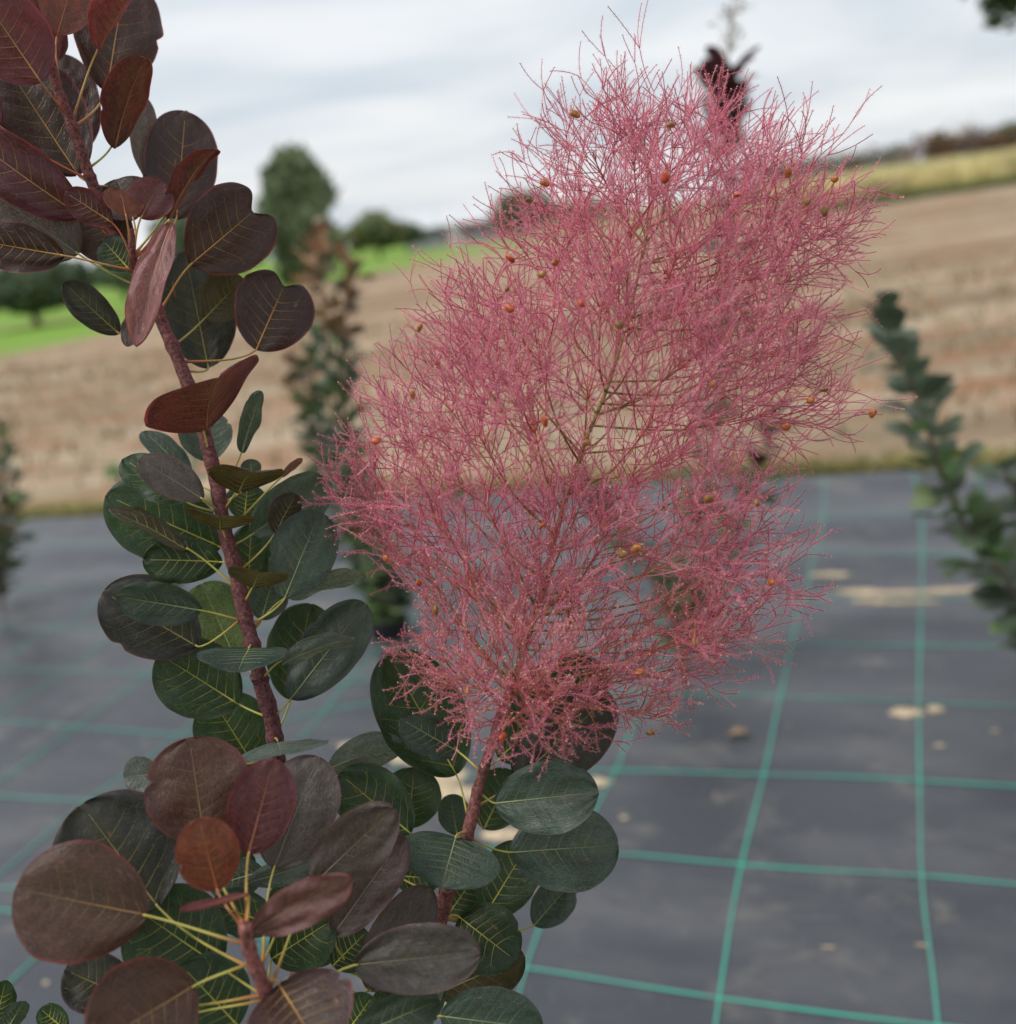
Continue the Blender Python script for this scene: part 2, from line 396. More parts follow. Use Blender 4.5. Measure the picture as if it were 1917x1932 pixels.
# sand and debris blown onto the mat
M_SAND = simple('dry_sand', (0.47, 0.38, 0.26), 0.95, 0.1, 0.3, 90, 0.002)
mb = MB()
def sand_blob(x, y, rx, ry, h=0.006):
    c = gnd(x, y, 0.035); cu, cv = to_uv(c); b0 = len(mb.v); n_ = 18; rings = 4; sd_ = rnd(0, 50)
    mb.v.append(uvp(cu, cv, mat_h(cu, cv) + h))
    for k in range(1, rings + 1):
        for j in range(n_):
            a = 2 * math.pi * j / n_
            rr = (k / rings) * (1 + 0.45 * noise.noise(V((math.cos(a) * 1.3 + sd_, math.sin(a) * 1.3, 3))))
            u, v = cu + rx * rr * math.cos(a), cv + ry * rr * math.sin(a)
            mb.v.append(uvp(u, v, mat_h(u, v) + h * (1 - (k / rings) ** 2) * rnd(.6, 1.3) - (0.004 if k == rings else 0) + .002))
    for j in range(n_): mb.f.append((b0, b0 + 1 + j, b0 + 1 + (j + 1) % n_))
    for k in range(rings - 1):
        for j in range(n_):
            a = b0 + 1 + k * n_ + j; b_ = b0 + 1 + k * n_ + (j + 1) % n_
            mb.f.append((a, a + n_, b_ + n_, b_))
for s_ in [(1740, 1110, .24, .013), (1620, 1108, .08, .010), (1840, 1104, .14, .012), (1640, 1136, .06, .008), (1710, 1142, .10, .008), (1565, 1082, .06, .01),
           (668, 1408, .05, .020), (770, 1428, .05, .028), (815, 1470, .075, .06), (862, 1500, .05, .035), (955, 1578, .045, .022), (1130, 1478, .03, .016), (1710, 1347, .035, .020),
           (1765, 1340, .02, .014), (960, 1170, .05, .03)]:
    sand_blob(*s_)
for _ in range(18):
    sand_blob(rnd(60, 1900), rnd(1150, 1930), rnd(.0015, .012), rnd(.0010, .005), rnd(.001, .002))
tag(mb.build('scattered_sand', M_SAND, None), 'pale dry sand and crumbs blown onto the dark woven mat', 'sand', kind='stuff')

# ================================================================== FAR THINGS
def leaf_cloud(mb, centre, rad, n_, size, cols, shell=0.55, shear=0):
    for _ in range(n_):
        d = V((random.gauss(0, 1), random.gauss(0, 1), random.gauss(0, 1))).normalized()
        r = (shell + (1 - shell) * random.random() ** 0.6) * (1 + 0.22 * noise.noise(d * 2.2 + centre))
        p = centre + V((d.x * rad[0] * r, d.y * rad[1] * r, d.z * rad[2] * r))
        a = V((random.gauss(0, 1), random.gauss(0, 1), random.gauss(0, 1) + shear)).normalized(); b_ = a.orthogonal().normalized()
        s_ = size * rnd(.6, 1.5); c = random.choice(cols); k = rnd(.75, 1.25); c = (c[0] * k, c[1] * k, c[2] * k)
        mb.poly([p - a * s_ * .7, p + b_ * s_ * .32, p + a * s_ * .7, p - b_ * s_ * .32], c)
def tree(name, base, H, crown_lobes, cols, label, leaf=0.2, nleaf=1200, trunk_r=0.12, cat='tree', group=None, shear=0, shell=.5):
    root = empty(name, base); tag(root, label, cat, group)
    tb = MB(); top = V((base.x, base.y, base.z + H * .72))
    pts = [base + (top - base) * k + V((noise.noise(V((k * 3, base.x, 0))) * .04 * H, 0, 0)) for k in (-.01, .15, .35, .6, .85, 1)]
    tb.tube(pts, [trunk_r * 1.3, trunk_r, trunk_r * .8, trunk_r * .6, trunk_r * .4, trunk_r * .15], 8)
    for (c, r) in crown_lobes:
        q = V((base.x + c[0], base.y + c[1], base.z + c[2])); a = base + (top - base) * min(.9, max(.15, (c[2] - r[2] * .6) / (H * .72)))
        tb.tube([a, a.lerp(q, .5) + V((0, 0, -.02 * H)), q], [trunk_r * .4, trunk_r * .25, trunk_r * .08], 6)
    tb.build('trunk', M_TRUNK, root)
    mb = MB()
    tot = sum(r[0] * r[2] for _, r in crown_lobes)
    for (c, r) in crown_lobes:
        leaf_cloud(mb, V((base.x + c[0], base.y + c[1], base.z + c[2])), r, int(nleaf * r[0] * r[2] / tot), leaf, cols, shell, shear)
    mb.build('crown', M_TREELEAF, root)
    return root
def far_tree(px0, px1, pytop, D, cols, label, lobes=7, conical=False, leaf=.25, n_=1800, group=None, cat='tree', name='tree', wide=.5, shell=.5):
    xm = (px0 + px1) / 2
    hor = 424 - 0.1425 * (xm - 958.5)
    base = at_y(xm, hor + 2, D); base.z = -0.06
    w = (px1 - px0) / FPX * D; H = at_y(xm, pytop, D).z - base.z
    L = []
    if conical:
        for k in range(lobes):
            q = k / (lobes - 1); zc = H * (.16 + .74 * q); rr = w * .5 * (.86 + .22 * math.sin(q * 2.6) - .26 * q ** 4) * rnd(.88, 1.0)
            L.append(((rnd(-.12, .12) * w, rnd(-.1, .1) * w, zc), (rr, rr, H * .17)))
    else:
        for k in range(lobes):
            a = 2 * math.pi * k / lobes
            L.append(((math.cos(a) * w * .26, math.sin(a) * w * .2, H * rnd(.42, .66)), (w * rnd(.22, .3), w * .26, H * rnd(.24, .33))))
        L.append(((0, 0, H * .62), (w * .36, w * .34, H * .36)))
    return tree(name, base, H, L, cols, label, leaf, n_, w * .03, cat, group, 1.6 if conical else 0, shell)
G_WIL = [(.18, .23, .165), (.14, .18, .125), (.23, .27, .19)]
G_DK = [(.12, .165, .09), (.09, .13, .07), (.16, .20, .10)]
G_YL = [(.20, .23, .075), (.14, .19, .07), (.25, .18, .07)]
G_BR = [(.17, .085, .045), (.12, .06, .04), (.20, .12, .06), (.08, .07, .035)]
far_tree(503, 642, 292, 42, [(.16, .21, .11), (.12, .165, .085), (.20, .25, .13)], 'blurred conical grey-green tree standing alone on the grass beyond the field', 9, True, .36, 4200, shell=.25)
far_tree(655, 770, 392, 85, G_YL + G_DK, 'round yellow-green tree beside the low grey building', 6, False, .4, 1800)
far_tree(735, 800, 415, 95, G_DK, 'small dark round bush in front of the low grey building', 5, False, .35, 900, cat='bush', name='bush')
far_tree(800, 905, 405, 120, G_DK + G_YL, 'dark tree rising behind the low grey building', 5, False, .5, 1200)
far_tree(925, 1040, 352, 80, G_DK, 'dark broad tree at the end of the low grey building', 6, False, .4, 1800)
far_tree(1010, 1180, 372, 100, G_DK + G_YL, 'low green tree beyond the field, seen through the pink plume', 6, False, .4, 1500)
far_tree(305, 420, 395, 40, G_DK + G_WIL, 'dark green tree on the grass, seen between the purple leaves', 7, True, .3, 2600)
far_tree(-60, 175, 485, 38, G_DK + [(.05, .085, .07)], 'broad dark blue-green tree at the end of the bright lawn', 7, False, .32, 3200)
far_tree(160, 300, 480, 60, G_DK, 'low dark green bush behind the bright lawn', 6, False, .3, 1600, cat='bush', name='bush')
far_tree(395, 520, 440, 75, G_YL + G_DK, 'low mixed green shrub beside the conical grey-green tree', 6, False, .3, 1300, cat='bush', name='bush')
# brown hedge on the right
def hedge(pxs, D, cols, label, n_=5000, leaf=.3, name='hedge'):
    root = None; mb = MB(); tb = MB()
    for (x, yt) in pxs:
        hor = 424 - 0.1425 * (x - 958.5); b_ = at_y(x, hor + 2, D); b_.z = -.06; H = at_y(x, yt, D).z + .06
        if root is None: root = empty(name, b_); tag(root, label, 'hedge')
        leaf_cloud(mb, b_ + V((0, 0, H * .5)), (D * .024, 1.2, H * .52), n_ // len(pxs), leaf, cols, .3)
        tb.tube([b_, b_ + V((.1, 0, H * .3)), b_ + V((-.1, .1, H * .7))], [.08, .06, .03], 6)
    tb.build('stem', M_TRUNK, root); mb.build('foliage', M_TREELEAF, root)
hedge([(x, 298 - (x - 1480) * .13) for x in range(1440, 1700, 32)], 78, G_BR + G_DK, 'low brown and green hedge behind the dry grass strip', 3500)
hedge([(x, 255 - (x - 1700) * .10) for x in range(1745, 2100, 32)], 72, G_BR, 'rusty brown hedge on the rise behind the dry grass strip', 4500)
far_tree(1752, 1800, 240, 80, G_YL, 'bright yellow-green bush at the end of the rusty hedge', 4, False, .35, 700, cat='bush', name='bush')
far_tree(1770, 1870, 205, 85, [(.22, .2, .17), (.17, .15, .12)], 'sparse bare grey tree above the rusty hedge', 6, False, .25, 160, shell=.2)
far_tree(1850, 1960, 225, 84, G_DK, 'dark green tree rising over the rusty hedge', 6, False, .4, 1500)

# low grey building beyond the lawn
def building():
    D = 105
    a = at_y(765, 440, D); b_ = at_y(945, 415, D); x0, x1 = a.x, b_.x
    root = empty('farm_building', ((x0 + x1) / 2, D, -.06)); tag(root, 'long low grey building with pale pitched roof beyond the lawn', 'building')
    Mw = simple('grey_wall', (.33, .34, .36), .8, .2, .15, 2); Mr = simple('pale_roof', (.60, .62, .65), .5, .4, .12, 1.5); Mg = simple('dark_pane', (.05, .06, .07), .2, .5, .1, 2)
    w = MB(); w.box((x0, D, -.06), (x1, D + 6, 1.9)); wo = w.build('wall', Mw, root, False)
    r = MB(); e = .3
    z0, z1 = 1.85, 3.5
    p = [V((x0 - e, D - e, z0)), V((x1 + e, D - e, z0)), V((x1 + e, D + 3, z1)), V((x0 - e, D + 3, z1)), V((x0 - e, D + 6 + e, z0)), V((x1 + e, D + 6 + e, z0))]
    r.v += p + [q + V((0, 0, .12)) for q in p]
    r.f += [(0, 1, 2, 3), (3, 2, 5, 4), (7, 6, 9, 8), (8, 9, 10, 11), (0, 6, 7, 1), (4, 5, 11, 10), (0, 3, 9, 6), (3, 4, 10, 9), (1, 7, 8, 2), (2, 8, 11, 5)]
    r.build('roof', Mr, root, False)
    g = MB(); g.poly([V((x0, D + .01, 1.9)), V((x0, D + 5.99, 1.9)), V((x0, D + 3, 3.45))]); g.poly([V((x1, D + .01, 1.9)), V((x1, D + 3, 3.45)), V((x1, D + 5.99, 1.9))]); g.build('gable', Mw, root, False)
    n_ = 7
    for k in range(n_):
        xc = x0 + (x1 - x0) * (k + .5) / n_
        m = MB()
        if k == 3: m.box((xc - .5, D - .05, -.05), (xc + .5, D + .02, 1.7)); m.build('door', Mr, root, False)
        else: m.box((xc - .45, D - .04, .8), (xc + .45, D + .02, 1.6)); m.build('window', Mg, root, False)
building()

# grass strips as real blades
M_DRY = simple('dry_grass', (.46, .40, .20), .8, .2, .3, .6, tint=True, trans=.25)
def blades(name, pts_fn, n_, h, w, cols, label, lean=.25):
    mb = MB()
    for _ in range(n_):
        p = pts_fn(); hh = h * rnd(.5, 1.2); a = rnd(0, 6.28); ln = hh * lean * rnd(.2, 1.5); ww = w * rnd(.7, 1.4)
        d = V((math.cos(a), math.sin(a), 0)); s_ = V((-d.y, d.x, 0)); c = random.choice(cols); k = rnd(.8, 1.2); c = tuple(q * k for q in c)
        m_ = p + V((0, 0, hh * .55)) + d * ln * .35; t_ = p + V((0, 0, hh)) + d * ln
        b0 = len(mb.v); mb.v += [p - s_ * ww, p + s_ * ww, m_ + s_ * ww * .8, m_ - s_ * ww * .8, t_]; mb.c += [c] * 5
        mb.f += [(b0, b0 + 1, b0 + 2, b0 + 3), (b0 + 3, b0 + 2, b0 + 4)]
    return tag(mb.build(name, M_DRY, None), label, 'grass', kind='stuff')
def strip(x0, y0, x1, y1, depth):
    a, b_ = gnd(x0, y0, -.06), gnd(x1, y1, -.06)
    def fn():
        q = random.random(); p = a.lerp(b_, q); r = V((p.x, p.y, 0)).normalized(); return V((p.x, p.y, -.06)) + r * rnd(0, depth)
    return fn
blades('dry_grass_strip', strip(1440, 402, 2050, 316, 14), 16000, 1.35, .035, [(.80, .71, .42), (.72, .64, .36), (.62, .57, .28)], 'tall straw-yellow grass strip along the far field edge', .3)
blades('green_grass_strip', strip(1440, 420, 2050, 331, 5), 9000, .30, .03, [(.10, .15, .05), (.14, .19, .06), (.08, .11, .04)], 'short green grass strip in front of the dry grass', .4)
def mat_edge():
    u = rnd(-4.5, 4.5); v = MAT_EDGE_V + abs(random.gauss(.05, .10)); p = uvp(u, v); p.z = -.02; return p
blades('edge_grass', mat_edge, 12000, .085, .005, [(.30, .27, .09), (.22, .23, .07), (.38, .32, .16)], 'short yellow-green weeds along the edge of the mat', .6)
def field_weeds():
    x = rnd(-8, 9); y = rnd(5.2, 15) - x * .36; return V((x, y, -.03))
blades('field_weeds', field_weeds, 5000, .09, .012, [(.20, .17, .09), (.30, .16, .07), (.15, .16, .07), (.36, .28, .17)], 'dried brown weeds scattered over the tilled field', .9)

# ================================================================== LEAF SHAPE
def vein_u(q): return .27 * q ** 1.3 * (1 - .2 * q)
def leaf_surface(B, axis, lat, W, o):
    L = axis.length; an = axis.normalized(); ln = lat.normalized(); nn = an.cross(ln).normalized()
    fold, curl, notch, p_, wav = o.get('f', .12), o.get('c', .06), o.get('n', 0), o.get('p', 1.12), o.get('w', .028)
    sd_ = o.get('seed', 0.0); bend = o.get('b', 0.0); nl = o.get('nv', 6); bite = o.get('bite'); qa = o.get('q', .0055)
    def S(u, s_):
        h = math.sqrt(max(0, 1 - (2 * min(1, max(0, u)) ** p_ - 1) ** 2))
        edge = abs(s_)
        sg_ = 3 if s_ > 0 else -3
        h *= 1 + .07 * noise.noise(V((u * 2.1, sg_, sd_))) + .025 * noise.noise(V((u * 8, sg_, sd_)))
        if bite and s_ * bite[1] > 0: h *= 1 - bite[2] * math.exp(-((u - bite[0]) / bite[3]) ** 2)
        y0 = s_ * h * W / 2
        x = u * L * (1 - notch * math.exp(-(y0 / (.13 * W)) ** 2) * u ** 3.5)
        y = y0 + bend * W * u * u
        z = fold * edge * h * W / 2 - curl * L * (2 * u - 1) ** 2 * .6
        z += wav * L * noise.noise(V((u * 3.4 + sd_, s_ * 1.9, sd_ * 2))) * (0.35 + edge)
        if qa:
            ph = (u - vein_u(edge) - .05 - (.18 * .72 / nl if s_ > 0 else 0)) / (.72 / nl)
            z += qa * L * (.5 - .5 * math.cos(2 * math.pi * ph)) * min(1, edge * 5) * (1 - edge ** 4)
        return B + an * x + ln * y + nn * z
    return S
def make_leaf(root, B, axis, lat, W, colr, vcol, o, attach=None, pr=.00076):
    o = dict(o); o.setdefault('seed', rnd(0, 90)); o.setdefault('f', rnd(.02, .26)); o.setdefault('c', rnd(-.04, .14)); o.setdefault('w', rnd(.025, .055))
    if random.random() < .55: o['bite'] = (rnd(.25, .9), random.choice((-1, 1)), rnd(.05, .16), rnd(.02, .05))
    S = leaf_surface(B, axis, lat, W, o)
    NU, NS = 56, 26
    mb = MB()
    for i in range(NU + 1):
        u = (1 - math.cos(math.pi * i / NU)) / 2; u = .0015 + .997 * u
        for j in range(NS + 1):
            s_ = -1 + 2 * j / NS; s_ = math.copysign(abs(s_) ** .85, s_)
            mb.v.append(S(u, s_)); mb.uv.append((u, s_ * .5, max(abs(s_), .9 + .1 * (u - .97) / .03 if u > .97 else 0)))
    for i in range(NU):
        for j in range(NS):
            a = i * (NS + 1) + j; mb.f.append((a, a + 1, a + NS + 2, a + NS + 1))
    leaf = mb.build('leaf', M_LEAF, root, color=colr)
    L = axis.length
    vb = MB(); k_ = 12
    vb.tube([S(.002 + .90 * i / k_, .0) for i in range(k_ + 1)], [.00058 * (1 - .75 * i / k_) for i in range(k_ + 1)], 5, [(1.15 - .45 * i / k_,) * 3 for i in range(k_ + 1)])
    nl = o.get('nv', 6)
    for sg in (-1, 1):
        for k in range(nl):
            u0 = .05 + .72 * (k + (.18 if sg > 0 else 0)) / nl 
            reach = rnd(.62, .86); fork = rnd(.42, .66); wob = rnd(0, 50)
            def pt(q, dv=0): return S(min(.985, u0 + vein_u(q) + .008 * q * noise.noise(V((q * 6, wob, 0))) + dv * max(0, q - fork)), sg * q)
            qs = [reach * i / 8 for i in range(9)]
            vb.tube([pt(q) for q in qs], [.00023 * (1 - .5 * i / 8) for i in range(9)], 4, [(.85 - .5 * i / 8,) * 3 for i in range(9)])
            for dv in (-.30, .26):
                if random.random() < .42:
                    fork = rnd(.3, .66); q2 = [fork + (min(.9, fork + rnd(.14, .3)) - fork) * i / 3 for i in range(4)]
                    vb.tube([pt(q, dv) for q in q2], [.00014, .00013, .00012, .0001], 4, (.42, .42, .42))
    vb.build('vein_network', M_VEIN, leaf, color=vcol)
    if attach is not None:
        pb = MB(); d = (attach - B); an = axis.normalized()
        c1 = B - an * d.length * .30 * max(0.05, -an.dot(d.normalized())) + d * .12; c2 = attach.lerp(B, .3) + V((0, 0, -d.length * .03))
        pts = []
        for i in range(9):
            q = i / 8; pts.append(B * (1 - q) ** 3 + c1 * 3 * q * (1 - q) ** 2 + c2 * 3 * q * q * (1 - q) + attach * q ** 3)
        pb.tube([B + an * .002] + pts, [pr * .75] + [pr * (.8 + .3 * (i / 8) ** 2 + .9 * (i / 8) ** 8) for i in range(9)], 6, [(1, 1, 1)] * 6 + [(1, .85, .8), (.95, .65, .7), (.8, .4, .55), (.6, .22, .45)])
        pb.build('petiole', M_VEIN, leaf, color=tuple(min(1, x) for x in o.get('pc', vcol)))
    return leaf

# ================================================================== MAIN SMOKE BUSH
D0 = 0.62
REG = {'A': (0, 0, .3452), 'B': (0, 595.6, .3797), 'C': (0, 1257.4, .3490), 'D': (529.4, 1257.4, .3490), 'X': (0, 0, 1.0)}
def px(reg, x, y): ox, oy, k = REG[reg]; return ox + x * k, oy + y * k
bush_base = V((-.10, .66, 0.03))
bush = empty('smoke_bush', bush_base)
tag(bush, 'large smoke bush with dark purple and green round leaves and a fluffy pink flower plume', 'shrub')
ST_TOP, ST_OLD = (.15, .048, .045), (.10, .042, .045)
def stem(pts, r0, r1, c0, c1, foot=None, name='stem'):
    P3 = [P(x, y, d) for x, y, d in pts]
    if foot is not None:
        last = P3[-1]; P3 += [last.lerp(foot, .35) + V((.004, .01, 0)), last.lerp(foot, .7) + V((-.006, 0, 0)), foot]
    fine = []
    n_ = len(P3)
    for i in range(n_ - 1):
        p0, p1, p2, p3 = P3[max(i-1, 0)], P3[i], P3[i+1], P3[min(i+2, n_-1)]
        for k in range(6):
            q = k / 6
            fine.append(.5 * ((2*p1) + (p2-p0)*q + (2*p0-5*p1+4*p2-p3)*q*q + (-p0+3*p1-3*p2+p3)*q**3))
    fine.append(P3[-1])
    n_ = len(fine); mb = MB()
    rad = [(r0 + (r1 - r0) * i / (n_ - 1)) * (1 + .10 * noise.noise(V((i * .9, r0 * 900, 0))) + (.16 if i % 5 == 2 else 0)) for i in range(n_)]
    cc = []
    for i in range(n_):
        q = i / (n_ - 1); k = 1 + .35 * noise.noise(V((i * .7, 3, r0 * 300))); cc.append(tuple((a + (b_ - a) * q) * k for a, b_ in zip(c0, c1)))
    mb.tube(fine, rad, 10, cc)
    mb.build(name, M_STEM, bush)
    return fine
def proj(p):
    d = p - CAM; z = d.dot(_F); return CX + FPX * d.dot(_R) / z, CY - FPX * d.dot(_U) / z, z
Z = lambda r, x, y, d: (*px(r, x, y), d)
STEM = {}
STEM['L'] = stem([Z('A', 250, 250, .60), Z('A', 320, 500, .605), Z('A', 400, 700, .61), Z('A', 460, 880, .615), Z('A', 512, 1020, .62), Z('A', 610, 1270, .625), Z('A', 760, 1520, .625), Z('A', 862, 1690, .62), Z('B', 800, 20, .62), Z('B', 890, 230, .62), Z('B', 985, 480, .62), Z('B', 1045, 700, .62), Z('B', 1085, 880, .62), Z('B', 1120, 1080, .62), Z('B', 1175, 1280, .62), Z('B', 1205, 1440, .62), Z('B', 1245, 1600, .62), Z('B', 1295, 1810, .62), Z('C', 1400, 60, .62), Z('C', 1468, 280, .625), Z('C', 1500, 500, .63), Z('C', 1560, 850, .64), Z('C', 1605, 1180, .65), Z('C', 1640, 1500, .66), Z('C', 1660, 1950, .68)], .0030, .0058, ST_TOP, ST_OLD, bush_base + V((.0, .02, 0)))
STEM['S'] = stem([Z('A', 715, 1250, .600), Z('A', 725, 1400, .605), Z('A', 745, 1500, .618)], .0018, .0028, ST_TOP, ST_TOP)
STEM['B'] = stem([Z('C', 1325, 1400, .475), Z('C', 1345, 1520, .48), Z('C', 1385, 1630, .485), Z('C', 1435, 1750, .49), Z('C', 1490, 1880, .50), Z('C', 1560, 2050, .52)], .0030, .0046, (.22, .08, .07), (.17, .065, .06), bush_base + V((.02, -.015, 0)))
STEM['P'] = stem([Z('X', 1000, 1190, .615), Z('X', 968, 1290, .61), Z('D', 1175, 300, .605), Z('D', 1135, 440, .60), Z('D', 1085, 600, .60), Z('D', 1050, 740, .60), Z('D', 1015, 890, .60), Z('D', 960, 1060, .61), Z('D', 905, 1210, .615), Z('D', 865, 1360, .62), Z('D', 820, 1560, .63), Z('D', 780, 1950, .65)], .0019, .0064, (.16, .06, .05), (.15, .055, .055), bush_base + V((.03, .01, 0)))
def attach_on(stem_id, x, y):
    best = min(STEM[stem_id], key=lambda p: (lambda q: (q[0] - x) ** 2 + (q[1] - y) ** 2)(proj(p)))
    return best
LC = {'Q': (.062, .019, .022), 'E': (.055, .044, .042), 'R': (.098, .019, .033), 'R2': (.125, .031, .043), 'P': (.040, .017, .016), 'V': (.085, .062, .066), 'G': (.020, .048, .018), 'B': (.040, .066, .052),
      'O': (.165, .042, .022), 'K': (.30, .13, .135), 'L': (.10, .15, .065), 'Y': (.050, .042, .020), 'N': (.078, .034, .026), 'M': (.16, .078, .080), 'S': (.10, .125, .125), 'D': (.024, .026, .022)}
YV, OV, PV, BV = (.42, .42, .08), (.42, .22, .07), (.27, .10, .06), (.20, .25, .12)
VC = {'Q': (.30, .14, .06), 'E': (.13, .11, .07), 'R': OV, 'R2': PV, 'P': OV, 'V': (.17, .145, .11), 'G': YV, 'B': BV, 'O': (.36, .11, .05), 'K': (.42, .2, .16), 'L': (.32, .38, .12), 'Y': (.28, .25, .08), 'N': (.23, .13, .06), 'M': (.22, .12, .08), 'S': (.18, .20, .16), 'D': (.24, .21, .065)}
PCOL = {'R': (.36, .12, .06), 'R2': (.42, .26, .07), 'P': (.42, .24, .07), 'O': (.38, .17, .07), 'K': (.40, .2, .08)}
